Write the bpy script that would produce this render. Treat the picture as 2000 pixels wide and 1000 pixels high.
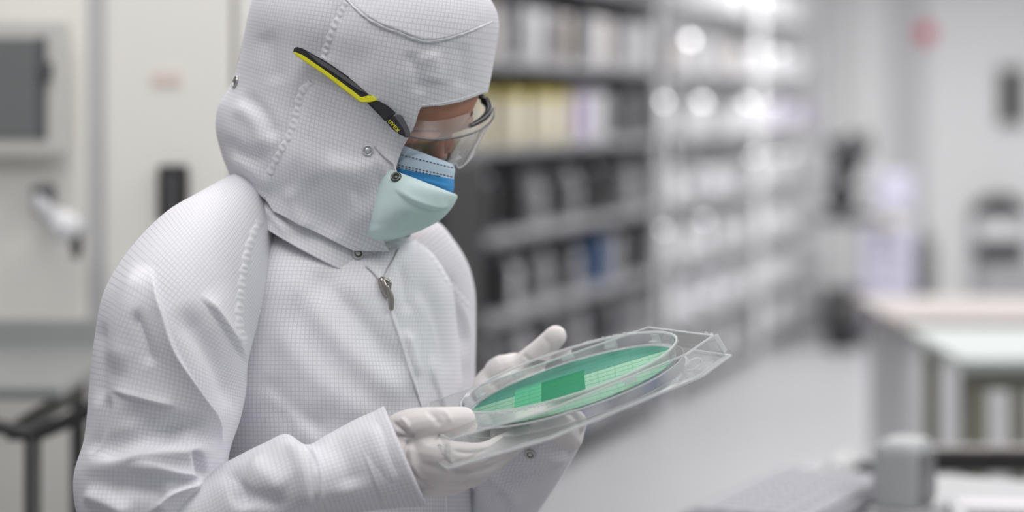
import bpy, bmesh, math, random
import numpy as np
from mathutils import Vector, Matrix
from mathutils.bvhtree import BVHTree

for o in list(bpy.data.objects):
    bpy.data.objects.remove(o, do_unlink=True)
SC = bpy.context.scene
COL = SC.collection
random.seed(7)
RNG = np.random.default_rng(7)

# ------------------------------------------------------------------ camera
FPX = 4167.0      # focal length in pixels of the 2000 px wide frame (75 mm lens)
CAM_H = 1.53      # camera height
HOR = 200.0       # image row of the horizon
cam_d = bpy.data.cameras.new('camera')
cam = bpy.data.objects.new('camera', cam_d)
COL.objects.link(cam)
cam.location = (0, 0, CAM_H)
cam.rotation_euler = (math.pi / 2, 0, 0)
cam_d.sensor_width = 36.0
cam_d.lens = FPX / 2000 * 36.0
cam_d.shift_y = -(500 - HOR) / 2000
cam_d.clip_start = 0.05
cam_d.clip_end = 100
cam_d.dof.use_dof = True
cam_d.dof.focus_distance = 1.95
cam_d.dof.aperture_fstop = 2.25
SC.camera = cam

# ------------------------------------------------------------------ world, lights, exposure
w = bpy.data.worlds.new('room_ambient')
SC.world = w
w.use_nodes = True
w.node_tree.nodes['Background'].inputs[0].default_value = (0.93, 0.96, 1.0, 1)
w.node_tree.nodes['Background'].inputs[1].default_value = 0.33
SC.view_settings.view_transform = 'Standard'
SC.view_settings.look = 'None'
SC.view_settings.gamma = 1.0
SC.view_settings.use_curve_mapping = False
SC.view_settings.exposure = 0.12
try:
    SC.cycles.transparent_max_bounces = 24
except Exception:
    pass


def area(name, loc, sx, sy, power, color=(1, 1, 1), rot=(0, 0, 0)):
    d = bpy.data.lights.new(name, 'AREA')
    d.shape = 'RECTANGLE'
    d.size = sx
    d.size_y = sy
    d.energy = power
    d.color = color
    o = bpy.data.objects.new(name, d)
    COL.objects.link(o)
    o.location = loc
    o.rotation_euler = rot
    return o


CEIL = 3.0
LIGHTS = [(-0.6, 1.2), (1.9, 1.2), (-0.6, 3.0), (1.9, 3.0), (1.6, 5.6), (-0.4, 5.6), (1.0, 8.6), (2.6, 8.6), (2.2, 12.0), (3.8, 12.0)]
for i, (lx, ly) in enumerate(LIGHTS):
    area('ceiling_lamp_light', (lx, ly, CEIL - 0.06), 1.15, 1.15 if ly < 5 else 1.6, (13 if lx < 0 else 23) if ly < 4 else (26 if ly < 6 else 44 if ly < 10 else 66), (1.0, 0.985, 0.97))


# ------------------------------------------------------------------ helpers
def P(px, py, Y):
    return Vector(((px - 1000) / FPX * Y, Y, CAM_H - (py - HOR) / FPX * Y))


def proj(v):
    v = np.asarray(v)
    return np.stack([1000 + v[..., 0] / v[..., 1] * FPX, HOR - (v[..., 2] - CAM_H) / v[..., 1] * FPX], -1)


CAMV = np.array([0, 0, CAM_H])
MATS = {}


def mat(name, color, rough=0.5, metal=0.0, spec=0.5, var=0.06, scale=12.0, bump=0.0, bscale=80.0, trans=0.0, sss=0.0, coat=0.0):
    if name in MATS:
        return MATS[name]
    m = bpy.data.materials.new(name)
    m.use_nodes = True
    nt = m.node_tree
    b = nt.nodes['Principled BSDF']
    b.inputs['Roughness'].default_value = rough
    b.inputs['Metallic'].default_value = metal
    b.inputs['Specular IOR Level'].default_value = spec
    b.inputs['Coat Weight'].default_value = coat
    if sss:
        b.inputs['Subsurface Weight'].default_value = sss
        b.inputs['Subsurface Radius'].default_value = (0.01, 0.004, 0.002)
        b.inputs['Subsurface Scale'].default_value = 0.5
    tc = nt.nodes.new('ShaderNodeTexCoord')
    nz = nt.nodes.new('ShaderNodeTexNoise')
    nz.inputs['Scale'].default_value = scale
    nz.inputs['Detail'].default_value = 4
    nt.links.new(tc.outputs['Object'], nz.inputs['Vector'])
    mr = nt.nodes.new('ShaderNodeMapRange')
    mr.inputs[3].default_value = 1 - var
    mr.inputs[4].default_value = 1 + var
    nt.links.new(nz.outputs[0], mr.inputs[0])
    mx = nt.nodes.new('ShaderNodeVectorMath')
    mx.operation = 'SCALE'
    mx.inputs[0].default_value = color[:3]
    nt.links.new(mr.outputs[0], mx.inputs[3])
    nt.links.new(mx.outputs[0], b.inputs['Base Color'])
    if bump:
        nz2 = nt.nodes.new('ShaderNodeTexNoise')
        nz2.inputs['Scale'].default_value = bscale
        nz2.inputs['Detail'].default_value = 3
        nt.links.new(tc.outputs['Object'], nz2.inputs['Vector'])
        bp = nt.nodes.new('ShaderNodeBump')
        bp.inputs['Strength'].default_value = bump
        bp.inputs['Distance'].default_value = 0.002
        nt.links.new(nz2.outputs[0], bp.inputs['Height'])
        nt.links.new(bp.outputs[0], b.inputs['Normal'])
    MATS[name] = m
    return m


def fabric(name, color, line, pitch=0.0041, amount=1.0, bump=0.14):
    """white woven suit cloth with the fine dark conductive-thread grid, laid out along the cloth's UVs (metres)"""
    if name in MATS:
        return MATS[name]
    m = bpy.data.materials.new(name)
    m.use_nodes = True
    nt = m.node_tree
    L = nt.links
    b = nt.nodes['Principled BSDF']
    b.inputs['Roughness'].default_value = 0.75
    b.inputs['Specular IOR Level'].default_value = 0.25
    b.inputs['Sheen Weight'].default_value = 0.08
    uv = nt.nodes.new('ShaderNodeUVMap')
    sp = nt.nodes.new('ShaderNodeSeparateXYZ')
    L.new(uv.outputs[0], sp.inputs[0])
    outs = []
    for k in (0, 1):
        dv = nt.nodes.new('ShaderNodeMath'); dv.operation = 'DIVIDE'; dv.inputs[1].default_value = pitch
        L.new(sp.outputs[k], dv.inputs[0])
        fr = nt.nodes.new('ShaderNodeMath'); fr.operation = 'FRACT'
        L.new(dv.outputs[0], fr.inputs[0])
        sb = nt.nodes.new('ShaderNodeMath'); sb.operation = 'SUBTRACT'; sb.inputs[1].default_value = 0.5
        L.new(fr.outputs[0], sb.inputs[0])
        ab = nt.nodes.new('ShaderNodeMath'); ab.operation = 'ABSOLUTE'
        L.new(sb.outputs[0], ab.inputs[0])
        mr = nt.nodes.new('ShaderNodeMapRange')
        mr.inputs[1].default_value = 0.33
        mr.inputs[2].default_value = 0.47
        L.new(ab.outputs[0], mr.inputs[0])
        outs.append(mr)
    mxm = nt.nodes.new('ShaderNodeMath'); mxm.operation = 'MAXIMUM'
    L.new(outs[0].outputs[0], mxm.inputs[0]); L.new(outs[1].outputs[0], mxm.inputs[1])
    nz = nt.nodes.new('ShaderNodeTexNoise'); nz.inputs['Scale'].default_value = 14; nz.inputs['Detail'].default_value = 3
    L.new(uv.outputs[0], nz.inputs['Vector'])
    mr2 = nt.nodes.new('ShaderNodeMapRange')
    mr2.inputs[1].default_value = 0.3; mr2.inputs[2].default_value = 0.7
    mr2.inputs[3].default_value = 0.4 * amount; mr2.inputs[4].default_value = 1.0 * amount
    L.new(nz.outputs[0], mr2.inputs[0])
    mul = nt.nodes.new('ShaderNodeMath'); mul.operation = 'MULTIPLY'
    L.new(mxm.outputs[0], mul.inputs[0]); L.new(mr2.outputs[0], mul.inputs[1])
    mix = nt.nodes.new('ShaderNodeMix'); mix.data_type = 'RGBA'
    mix.inputs[6].default_value = (*color, 1)
    mix.inputs[7].default_value = (*line, 1)
    L.new(mul.outputs[0], mix.inputs[0])
    L.new(mix.outputs[2], b.inputs['Base Color'])
    tc = nt.nodes.new('ShaderNodeTexCoord')
    nb = nt.nodes.new('ShaderNodeTexNoise'); nb.inputs['Scale'].default_value = 26; nb.inputs['Detail'].default_value = 5
    nb.inputs['Distortion'].default_value = 0.6
    L.new(tc.outputs['Object'], nb.inputs['Vector'])
    bp = nt.nodes.new('ShaderNodeBump'); bp.inputs['Strength'].default_value = bump; bp.inputs['Distance'].default_value = 0.006
    L.new(nb.outputs[0], bp.inputs['Height'])
    L.new(bp.outputs[0], b.inputs['Normal'])
    MATS[name] = m
    return m


def clear(name, haze=0.05, tint=(0.97, 0.98, 0.98), rough=0.06, white=(0.85, 0.86, 0.87), gl=1.0):
    """thin clear plastic sheet: see-through, Fresnel gloss, a trace of milky haze"""
    if name in MATS:
        return MATS[name]
    m = bpy.data.materials.new(name)
    m.use_nodes = True
    nt = m.node_tree
    L = nt.links
    nt.nodes.remove(nt.nodes['Principled BSDF'])
    out = nt.nodes['Material Output']
    tr = nt.nodes.new('ShaderNodeBsdfTransparent'); tr.inputs[0].default_value = (*tint, 1)
    df = nt.nodes.new('ShaderNodeBsdfDiffuse'); df.inputs[0].default_value = (*white, 1)
    tl = nt.nodes.new('ShaderNodeBsdfTranslucent'); tl.inputs[0].default_value = (*white, 1)
    ad = nt.nodes.new('ShaderNodeMixShader'); ad.inputs[0].default_value = 0.5
    L.new(df.outputs[0], ad.inputs[1]); L.new(tl.outputs[0], ad.inputs[2])
    m1 = nt.nodes.new('ShaderNodeMixShader')
    nz = nt.nodes.new('ShaderNodeTexNoise'); nz.inputs['Scale'].default_value = 40
    mr = nt.nodes.new('ShaderNodeMapRange'); mr.inputs[3].default_value = haze * 0.6; mr.inputs[4].default_value = haze * 1.4
    L.new(nz.outputs[0], mr.inputs[0]); L.new(mr.outputs[0], m1.inputs[0])
    L.new(tr.outputs[0], m1.inputs[1]); L.new(ad.outputs[0], m1.inputs[2])
    gls = nt.nodes.new('ShaderNodeBsdfGlossy'); gls.inputs['Roughness'].default_value = rough
    fr = nt.nodes.new('ShaderNodeFresnel'); fr.inputs[0].default_value = 1.42
    geo = nt.nodes.new('ShaderNodeNewGeometry')
    io = nt.nodes.new('ShaderNodeMapRange'); io.inputs[3].default_value = 1.42; io.inputs[4].default_value = 1 / 1.42
    L.new(geo.outputs['Backfacing'], io.inputs[0]); L.new(io.outputs[0], fr.inputs[0])   # a thin sheet reflects alike from both sides
    mu = nt.nodes.new('ShaderNodeMath'); mu.operation = 'MULTIPLY'; mu.inputs[1].default_value = gl
    L.new(fr.outputs[0], mu.inputs[0])
    m2 = nt.nodes.new('ShaderNodeMixShader')
    L.new(mu.outputs[0], m2.inputs[0]); L.new(m1.outputs[0], m2.inputs[1]); L.new(gls.outputs[0], m2.inputs[2])
    L.new(m2.outputs[0], out.inputs[0])
    MATS[name] = m
    return m


def link(name, me, m=None, parent=None, smooth=True):
    o = bpy.data.objects.new(name, me)
    COL.objects.link(o)
    if m is not None:
        me.materials.clear()
        me.materials.append(m)
    if parent is not None:
        o.parent = parent
    if smooth and len(me.polygons):
        me.polygons.foreach_set('use_smooth', np.ones(len(me.polygons), dtype=bool))
    return o


def empty(name, loc=(0, 0, 0), rz=0.0):
    o = bpy.data.objects.new(name, None)
    COL.objects.link(o)
    o.location = loc
    o.rotation_euler = (0, 0, rz)
    o.empty_display_size = 0.05
    return o


def tag(o, label=None, cat=None, group=None, kind=None):
    if label: o['label'] = label
    if cat: o['category'] = cat
    if group: o['group'] = group
    if kind: o['kind'] = kind
    return o


def mesh(name, v, f, uv=None):
    me = bpy.data.meshes.new(name)
    v = np.asarray(v, dtype=np.float64).reshape(-1, 3)
    if isinstance(f, np.ndarray) and f.ndim == 2:
        n, k = f.shape
        me.vertices.add(len(v)); me.vertices.foreach_set('co', v.ravel())
        me.loops.add(n * k); me.loops.foreach_set('vertex_index', f.ravel().astype(np.int32))
        me.polygons.add(n)
        me.polygons.foreach_set('loop_start', np.arange(0, n * k, k, dtype=np.int32))
        me.polygons.foreach_set('loop_total', np.full(n, k, dtype=np.int32))
        me.update(calc_edges=True)
        if uv is not None:
            l = me.uv_layers.new(name='UVMap')
            l.data.foreach_set('uv', np.asarray(uv)[f.ravel()].ravel())
    else:
        me.from_pydata([tuple(x) for x in v], [], [tuple(int(i) for i in q) for q in f])
        me.update()
    me.validate()
    return me


def spline(rows, n, t=None):
    """smooth interpolation of table rows -> n rows, spacing by chord of the first 4 columns"""
    a = np.asarray(rows, dtype=float)
    k = len(a)
    c = a[:, :min(4, a.shape[1])]
    d = np.linalg.norm(np.diff(c, axis=0), axis=1)
    s = np.concatenate([[0], np.cumsum(np.maximum(d, 1e-6))])
    m = np.zeros_like(a)
    for i in range(k):
        if i == 0: m[i] = (a[1] - a[0]) / (s[1] - s[0])
        elif i == k - 1: m[i] = (a[-1] - a[-2]) / (s[-1] - s[-2])
        else:
            d0 = (a[i] - a[i - 1]) / (s[i] - s[i - 1]); d1 = (a[i + 1] - a[i]) / (s[i + 1] - s[i])
            w0 = s[i + 1] - s[i]; w1 = s[i] - s[i - 1]
            m[i] = (d0 * w0 + d1 * w1) / (w0 + w1)
    q = np.linspace(0, s[-1], n) if t is None else np.asarray(t) * s[-1]
    j = np.clip(np.searchsorted(s, q, side='right') - 1, 0, k - 2)
    h = (s[j + 1] - s[j]); u = ((q - s[j]) / h)[:, None]; h = h[:, None]
    return ((2 * u**3 - 3 * u**2 + 1) * a[j] + (u**3 - 2 * u**2 + u) * h * m[j] + (-2 * u**3 + 3 * u**2) * a[j + 1] + (u**3 - u**2) * h * m[j + 1])


def unit(v):
    return v / np.maximum(np.linalg.norm(v, axis=-1, keepdims=True), 1e-12)


def angles(nf, nb):
    """full turn, dense on the half 0..180 deg"""
    a = np.linspace(0, math.pi, nf, endpoint=False)
    b = np.linspace(math.pi, 2 * math.pi, nb, endpoint=False)
    return np.concatenate([a, b])


def loft(rows, nv, ang, pw=2.0, rng=None):
    """rows: Lx Ly Rx Ry Y depth_half dY.  Section = closed curve through outline points L and R (a=0 at R, 90 deg on the near side).
    rng: optional per-row (a0,a1) in degrees -> open shell"""
    R = [list(r) + [0.0] * (7 - len(r)) for r in rows]
    if rng is not None:
        R = [r + list(g) for r, g in zip(R, rng)]
    S = spline(R, nv)
    Y = S[:, 4]
    def un(px, py, Y):
        return np.stack([(px - 1000) / FPX * Y, Y, CAM_H - (py - HOR) / FPX * Y], -1)
    Lp = un(S[:, 0], S[:, 1], Y - S[:, 6]); Rp = un(S[:, 2], S[:, 3], Y + S[:, 6])
    C = (Lp + Rp) / 2
    e1 = (Rp - Lp) / 2
    vd = unit(CAMV - C)
    e1u = unit(e1)
    e2 = vd - (vd * e1u).sum(-1, keepdims=True) * e1u
    e2 = unit(e2) * S[:, 5:6]
    if rng is None:
        A = np.repeat(ang[None, :], nv, 0)
    else:
        u = np.linspace(0, 1, len(ang))[None, :]
        A = np.radians(S[:, 7:8] * (1 - u) + S[:, 8:9] * u)
    ca, sa = np.cos(A), np.sin(A)
    e = 2.0 / pw
    ca = np.sign(ca) * np.abs(ca) ** e; sa = np.sign(sa) * np.abs(sa) ** e
    return C[:, None, :] + ca[..., None] * e1[:, None, :] + sa[..., None] * e2[:, None, :]


def gnormals(G, wrap):
    if wrap:
        du = np.roll(G, -1, 1) - np.roll(G, 1, 1)
    else:
        du = np.gradient(G, axis=1)
    dv = np.gradient(G, axis=0)
    n = unit(np.cross(du, dv))
    # orientation: outward from row centroid
    c = G.mean(1, keepdims=True)
    if (n * (G - c)).sum() < 0: n = -n
    return n


def poly_dist(p, line, widths=None):
    """p (...,2) ; returns signed distance, arclength fraction, total length"""
    pts = np.asarray(line, float)
    seg = np.linalg.norm(np.diff(pts, axis=0), axis=1)
    cum = np.concatenate([[0], np.cumsum(seg)])
    best = np.full(p.shape[:-1], 1e9); sg = np.zeros_like(best); fr = np.zeros_like(best)
    for i in range(len(pts) - 1):
        a, b = pts[i], pts[i + 1]
        d = b - a
        t = np.clip(((p - a) @ d) / (d @ d), 0, 1)
        q = a + t[..., None] * d
        dist = np.linalg.norm(p - q, axis=-1)
        cr = d[0] * (p[..., 1] - a[1]) - d[1] * (p[..., 0] - a[0])
        m = dist < best
        best = np.where(m, dist, best)
        sg = np.where(m, np.sign(cr), sg)
        fr = np.where(m, (cum[i] + t * seg[i]), fr)
    return best * sg, fr / cum[-1], cum[-1]


def smooth_line(line, n=24):
    a = np.asarray(line, float)
    if len(a) < 3: return a
    return spline(np.column_stack([a, a * 0]), n)[:, :2]


def sculpt(G, wrap, strokes):
    """cloth folds: each stroke (kind, points, width_px, height_m) raises or sinks the cloth along a fold line, on the side it was drawn on"""
    for st in strokes:
        kind, line, wd, amp = st[:4]
        n = gnormals(G, wrap)
        toc = unit(CAMV - G)
        face = np.clip((n * toc).sum(-1) * 2.2, 0, 1)
        pp = proj(G)
        ln = smooth_line(line)
        lo, hi = ln.min(0) - 4 * wd, ln.max(0) + 4 * wd
        msk = ((pp > lo) & (pp < hi)).all(-1) & (face > 0)
        if not msk.any(): continue
        d, fr, tot = poly_dist(pp[msk], ln)
        tap = np.clip(np.minimum(fr, 1 - fr) * 4, 0, 1)
        tap = tap * tap * (3 - 2 * tap)
        if kind == 'r':      # ridge / valley
            prof = np.exp(-(d / wd) ** 2) * tap
        elif kind == 'f':    # fold: rises slowly from the right-hand side of the line and drops sharply at it
            sh = np.clip((d + 5) / 10, 0, 1)
            prof = np.where(d > -5, np.exp(-np.maximum(d, 0) / wd) * sh * sh * (3 - 2 * sh), 0) * tap
            far = np.clip(1 - np.maximum(d, 0) / (3.5 * wd), 0, 1)
            prof = prof * far
        G = G.copy()
        G[msk] += n[msk] * (prof * amp * face[msk])[:, None]
    return G


def grid_faces(nv, nu, wrap):
    i = np.arange(nv - 1)[:, None]
    j = np.arange(nu if wrap else nu - 1)[None, :]
    a = i * nu + j; b = i * nu + (j + 1) % nu
    c = (i + 1) * nu + (j + 1) % nu; d = (i + 1) * nu + j
    return np.stack([a + 0 * b, b, c, d], -1).reshape(-1, 4)


def grid_uv(G, wrap, ref=None):
    nv, nu = G.shape[:2]
    du = np.linalg.norm(np.diff(G, axis=1), axis=-1)
    u = np.concatenate([np.zeros((nv, 1)), np.cumsum(du, 1)], 1)
    r = nu // 4 if ref is None else ref
    u = u - u[:, r:r + 1]
    dv = np.linalg.norm(np.diff(G[:, r], axis=0), axis=-1)
    v = np.concatenate([[0], np.cumsum(dv)])
    return np.stack([u, np.repeat(v[:, None], nu, 1)], -1).reshape(-1, 2)


def join_grids(parts):
    """parts: (G, wrap) -> verts, quad faces, uv"""
    V, F, U = [], [], []
    off = 0
    for part in parts:
        G, wrap = part[:2]
        nv, nu = G.shape[:2]
        f = grid_faces(nv, nu, wrap)
        n = gnormals(G, wrap)
        a, b, c = (G.reshape(-1, 3)[f[:, k]] for k in (0, 1, 2))
        fn = np.cross(b - a, c - a)
        if (fn * n.reshape(-1, 3)[f[:, 0]]).sum() < 0: f = f[:, ::-1]
        V.append(G.reshape(-1, 3)); F.append(f + off); U.append(grid_uv(G, wrap, part[2] if len(part) > 2 else None)); off += nv * nu
    return np.concatenate(V), np.concatenate(F), np.concatenate(U)


def hit(bvh, px, py):
    d = (P(px, py, 1.0) - Vector(CAMV)).normalized()
    return bvh.ray_cast(Vector(CAMV), d, 30)


def ribbon(bvh, line, width, lift=0.0008, ruffle=0.0, period=16, n=None, tw=0.0):
    """narrow strip of cloth (a seam) lying on the surface under it"""
    ln = np.asarray(line, float)
    tot = np.linalg.norm(np.diff(ln, axis=0), axis=1).sum()
    n = n or max(12, int(tot / 2.5))
    ln = smooth_line(line, n) if len(line) > 2 else np.linspace(ln[0], ln[1], n)
    rows = []
    K = 7
    tan = unit(np.gradient(ln, axis=0))
    s = np.concatenate([[0], np.cumsum(np.linalg.norm(np.diff(ln, axis=0), axis=1))])
    nor = np.stack([-tan[:, 1], tan[:, 0]], -1)
    rnd = np.cumsum(RNG.normal(0, 0.22, n))
    last = None
    for i in range(n):
        row = []
        for k in range(K):
            c = (k / (K - 1) - 0.5)
            ph = 2 * math.pi * s[i] / period + rnd[i]
            q = ln[i] + nor[i] * width * c * (1 + 0.25 * math.sin(ph * 0.5 + 2))
            h = hit(bvh, *q)
            if h[0] is None:
                row.append(last if last is not None else Vector(P(*q, 2.0))); continue
            z = lift * (1 - (2 * c) ** 4) + ruffle * (0.5 + 0.5 * math.sin(ph + c * 2.2)) * (1 - (2 * c) ** 2)
            nn = h[1] if h[1].dot(Vector(CAMV) - h[0]) > 0 else -h[1]
            last = h[0] + nn * (z - 0.0003)
            row.append(last)
        rows.append(row)
    return np.array([[tuple(x) for x in r] for r in rows])


def tube(path, rad, sides=12, caps=True, closed=False, n=None):
    """smooth tube with rounded ends -> verts, faces(list)"""
    p = np.asarray(path, float); r = np.asarray(rad, float).reshape(-1)
    if len(r) == 1: r = np.repeat(r, len(p))
    if closed:
        pass
    elif n:
        s = spline(np.column_stack([p, np.zeros(len(p)), r]), n); p = s[:, :3]; r = s[:, 4]
    if caps and not closed:
        t0 = unit(p[0] - p[1]); t1 = unit(p[-1] - p[-2])
        k = np.array([1.0, 0.92, 0.7, 0.38, 0.05])
        h = np.sqrt(1 - k ** 2)
        p = np.concatenate([[p[0] + t0 * r[0] * hh for hh in h[1:][::-1]], p, [p[-1] + t1 * r[-1] * hh for hh in h[1:]]])
        r = np.concatenate([r[0] * k[1:][::-1], r, r[-1] * k[1:]])
    m = len(p)
    if closed: tan = unit(np.roll(p, -1, 0) - np.roll(p, 1, 0))
    else: tan = unit(np.gradient(p, axis=0))
    up = np.array([0.0, 0.0, 1.0]) if abs(tan[0][2]) < 0.9 else np.array([1.0, 0, 0])
    V = []
    e = unit(np.cross(tan[0], up))
    for i in range(m):
        e = unit(e - tan[i] * (e @ tan[i]))
        f = np.cross(tan[i], e)
        for k in range(sides):
            a = 2 * math.pi * k / sides
            V.append(p[i] + r[i] * (math.cos(a) * e + math.sin(a) * f))
    Fs = []
    for i in range(m if closed else m - 1):
        for k in range(sides):
            i2 = (i + 1) % m
            Fs.append((i * sides + k, i * sides + (k + 1) % sides, i2 * sides + (k + 1) % sides, i2 * sides + k))
    if not closed:
        Fs.append(tuple(range(sides))[::-1]); Fs.append(tuple((m - 1) * sides + k for k in range(sides)))
    return np.array(V), Fs


def merge(parts):
    V, F, off = [], [], 0
    for v, f in parts:
        V.append(np.asarray(v)); F += [tuple(int(i) + off for i in q) for q in f]; off += len(v)
    return np.concatenate(V), F


def tube_obj(name, path, rad, m, parent=None, **k):
    v, f = tube(path, rad, **k)
    return link(name, mesh(name, v, f), m, parent)


def fuse(name, parts, voxel, iters, m, parent=None, factor=0.5):
    """grow several overlapping closed shapes into one continuous skin"""
    v, f = merge(parts)
    me = mesh(name + '_src', v, f)
    o = bpy.data.objects.new(name + '_src', me); COL.objects.link(o)
    md = o.modifiers.new('r', 'REMESH'); md.mode = 'VOXEL'; md.voxel_size = voxel; md.adaptivity = 0
    sm = o.modifiers.new('s', 'SMOOTH'); sm.iterations = iters; sm.factor = factor
    dg = bpy.context.evaluated_depsgraph_get()
    dg.update()
    out = bpy.data.meshes.new_from_object(o.evaluated_get(dg))
    out.name = name
    bpy.data.objects.remove(o, do_unlink=True); bpy.data.meshes.remove(me)
    return link(name, out, m, parent)


def mesh_np(o):
    me = o.data
    v = np.zeros(len(me.vertices) * 3); me.vertices.foreach_get('co', v)
    return v.reshape(-1, 3)


def vnormals(o):
    me = o.data
    v = np.zeros(len(me.vertices) * 3); me.vertices.foreach_get('normal', v)
    return v.reshape(-1, 3)


def sculpt_mesh(o, strokes):
    for kind, line, wd, amp in strokes:
        G = mesh_np(o); n = vnormals(o)
        face = np.clip((n * unit(CAMV - G)).sum(-1) * 2.2, 0, 1)
        d, fr, tot = poly_dist(proj(G), smooth_line(line))
        tap = np.clip(np.minimum(fr, 1 - fr) * 4, 0, 1); tap = tap * tap * (3 - 2 * tap)
        if kind == 'r': prof = np.exp(-(d / wd) ** 2) * tap
        else:
            sh = np.clip((d + 4) / 8, 0, 1)
            prof = np.where(d > -4, np.exp(-np.maximum(d, 0) / wd) * sh * sh * (3 - 2 * sh), 0) * tap * np.clip(1 - np.maximum(d, 0) / (3.5 * wd), 0, 1)
        G += n * (prof * amp * face)[:, None]
        o.data.vertices.foreach_set('co', G.ravel()); o.data.update()


def bm_mesh(name, fn):
    bm = bmesh.new()
    fn(bm)
    bmesh.ops.recalc_face_normals(bm, faces=bm.faces)
    me = bpy.data.meshes.new(name)
    bm.to_mesh(me); bm.free()
    return me


def box_bm(bm, c, s, bev=0.0, seg=2, rot=None):
    r = bmesh.ops.create_cube(bm, size=1.0)
    vs = r['verts']
    M = Matrix.Translation(Vector(c)) @ (rot.to_4x4() if rot is not None else Matrix()) @ Matrix.Diagonal((*s, 1))
    bmesh.ops.transform(bm, matrix=M, verts=vs)
    if bev > 0:
        es = list({e for v in vs for e in v.link_edges})
        bmesh.ops.bevel(bm, geom=es, offset=bev, segments=seg, affect='EDGES', profile=0.6)


def box(name, c, s, m, parent=None, bev=0.004, rot=None, seg=2, smooth=False):
    me = bm_mesh(name, lambda bm: box_bm(bm, c, s, bev, seg, rot))
    return link(name, me, m, parent, smooth)


def lathe(name, prof, m, parent=None, seg=24, loc=(0, 0, 0), rot=None):
    """prof: (radius, height) pairs, closed at both ends"""
    V, Fs = [], []
    k = len(prof)
    for (r, z) in prof:
        for i in range(seg):
            a = 2 * math.pi * i / seg
            V.append(Vector((max(r, 1e-4) * math.cos(a), max(r, 1e-4) * math.sin(a), z)))
    for j in range(k - 1):
        for i in range(seg):
            Fs.append((j * seg + i, j * seg + (i + 1) % seg, (j + 1) * seg + (i + 1) % seg, (j + 1) * seg + i))
    Fs.append(tuple(range(seg))[::-1]); Fs.append(tuple((k - 1) * seg + i for i in range(seg)))
    if rot is not None: V = [rot @ v for v in V]
    V = [v + Vector(loc) for v in V]
    me = mesh(name, V, Fs)
    o = link(name, me, m, parent, True)
    return o

# ================================================================== ROOM
M_FLOOR = mat('floor_vinyl', (0.34, 0.34, 0.355), 0.4, var=0.05, scale=2.0)
M_WALL = mat('wall_panel', (0.80, 0.80, 0.81), 0.5, var=0.02, scale=1.5)
M_WALLW = mat('wall_warm', (0.86, 0.845, 0.79), 0.5, var=0.02, scale=1.5)
M_CEIL = mat('ceiling_tile', (0.8, 0.8, 0.8), 0.7, var=0.02)
M_GREY = mat('painted_grey', (0.40, 0.40, 0.42), 0.45)
M_LGREY = mat('painted_light_grey', (0.60, 0.60, 0.62), 0.4)
M_DGREY = mat('dark_grey', (0.085, 0.085, 0.092), 0.45)
M_BLK = mat('matt_black', (0.018, 0.018, 0.02), 0.5)
M_CHROME = mat('chrome_wire', (0.50, 0.50, 0.52), 0.5, metal=0.4)
M_STAIN = mat('stainless_sheet', (0.42, 0.43, 0.43), 0.38, metal=0.6)
M_WHT = mat('white_plastic', (0.78, 0.78, 0.80), 0.3)
M_GLOSS = mat('white_gloss', (0.86, 0.86, 0.88), 0.12, coat=0.5)


def struct(o):
    o['kind'] = 'structure'
    return o


struct(box('floor', (1.0, 7.5, -0.06), (12, 18, 0.12), M_FLOOR, bev=0))
back = struct(box('wall_back', (2.2, 15.56, 1.5), (9.6, 0.12, 3.0), M_WALL, bev=0))
# wall panels of the back wall, each its own sheet with an open joint between
x = -2.4
k = 0
for wd in (1.2, 1.2, 1.2, 1.2, 0.35, 0.22, 1.2, 1.2, 1.2):
    box('wall_panel', (x + wd / 2 - 0.0, 15.47, 1.5), (wd - 0.025, 0.06, 2.98), M_WALL if k != 5 else M_LGREY, back, bev=0.006)
    x += wd
    k += 1
ceil = struct(box('ceiling', (1.0, 7.5, CEIL + 0.06), (12, 18, 0.12), M_CEIL, bev=0))
left = struct(box('wall_left', (-4.9, 7.5, 1.5), (0.1, 18, 3.0), M_WALL, bev=0))
M_LAMP = bpy.data.materials.new('lamp_diffuser'); M_LAMP.use_nodes = True
em = M_LAMP.node_tree.nodes['Principled BSDF']
em.inputs['Base Color'].default_value = (0.9, 0.9, 0.9, 1); em.inputs['Emission Color'].default_value = (1, 0.985, 0.97, 1); em.inputs['Emission Strength'].default_value = 1.5
for (lx, ly) in LIGHTS:
    t = empty('ceiling_lamp', (lx, ly, CEIL - 0.045))
    tag(t, 'flat square ceiling lamp panel above the cleanroom', 'lamp', 'ceiling lamp panels')
    L2 = 1.15 if ly < 5 else 1.6
    for sx, sy, cx, cy in ((1.21, 0.03, 0, L2 / 2 + 0.015), (1.21, 0.03, 0, -L2 / 2 - 0.015), (0.03, L2, 0.59, 0), (0.03, L2, -0.59, 0)):
        box('frame', (cx, cy, 0.0), (sx, sy, 0.088), M_LGREY, t, bev=0.004)
    box('diffuser', (0, 0, 0.03), (1.15, L2, 0.02), M_LAMP, t, bev=0.004)


# ------------------------------------------------------------------ left: pale process tool behind the person
def pxz(py, Y): return CAM_H - (py - HOR) / FPX * Y
def pxx(px, Y): return (px - 1000) / FPX * Y


YL = 3.7
tool = empty('process_tool', (pxx(350, YL), YL, 0))
tag(tool, 'tall pale beige process tool with panels behind the person', 'machine')
ox = pxx(350, YL)
box('body', (-0.20, 0.46, 1.25), (1.00, 0.84, 2.5), M_WALLW, tool, bev=0.01)
for (a, b_) in ((-330, -120), (-112, 168), (204, 452), (460, 700)):
    x0, x1 = pxx(a, YL) - ox, pxx(b_, YL) - ox
    box('panel', ((x0 + x1) / 2, 0.02, 1.27), (x1 - x0, 0.04, 2.42), M_WALLW, tool, bev=0.008)
box('panel_joint', (pxx(186, YL) - ox, 0.035, 1.27), (0.030, 0.03, 2.42), M_LGREY, tool, bev=0.003)
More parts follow.
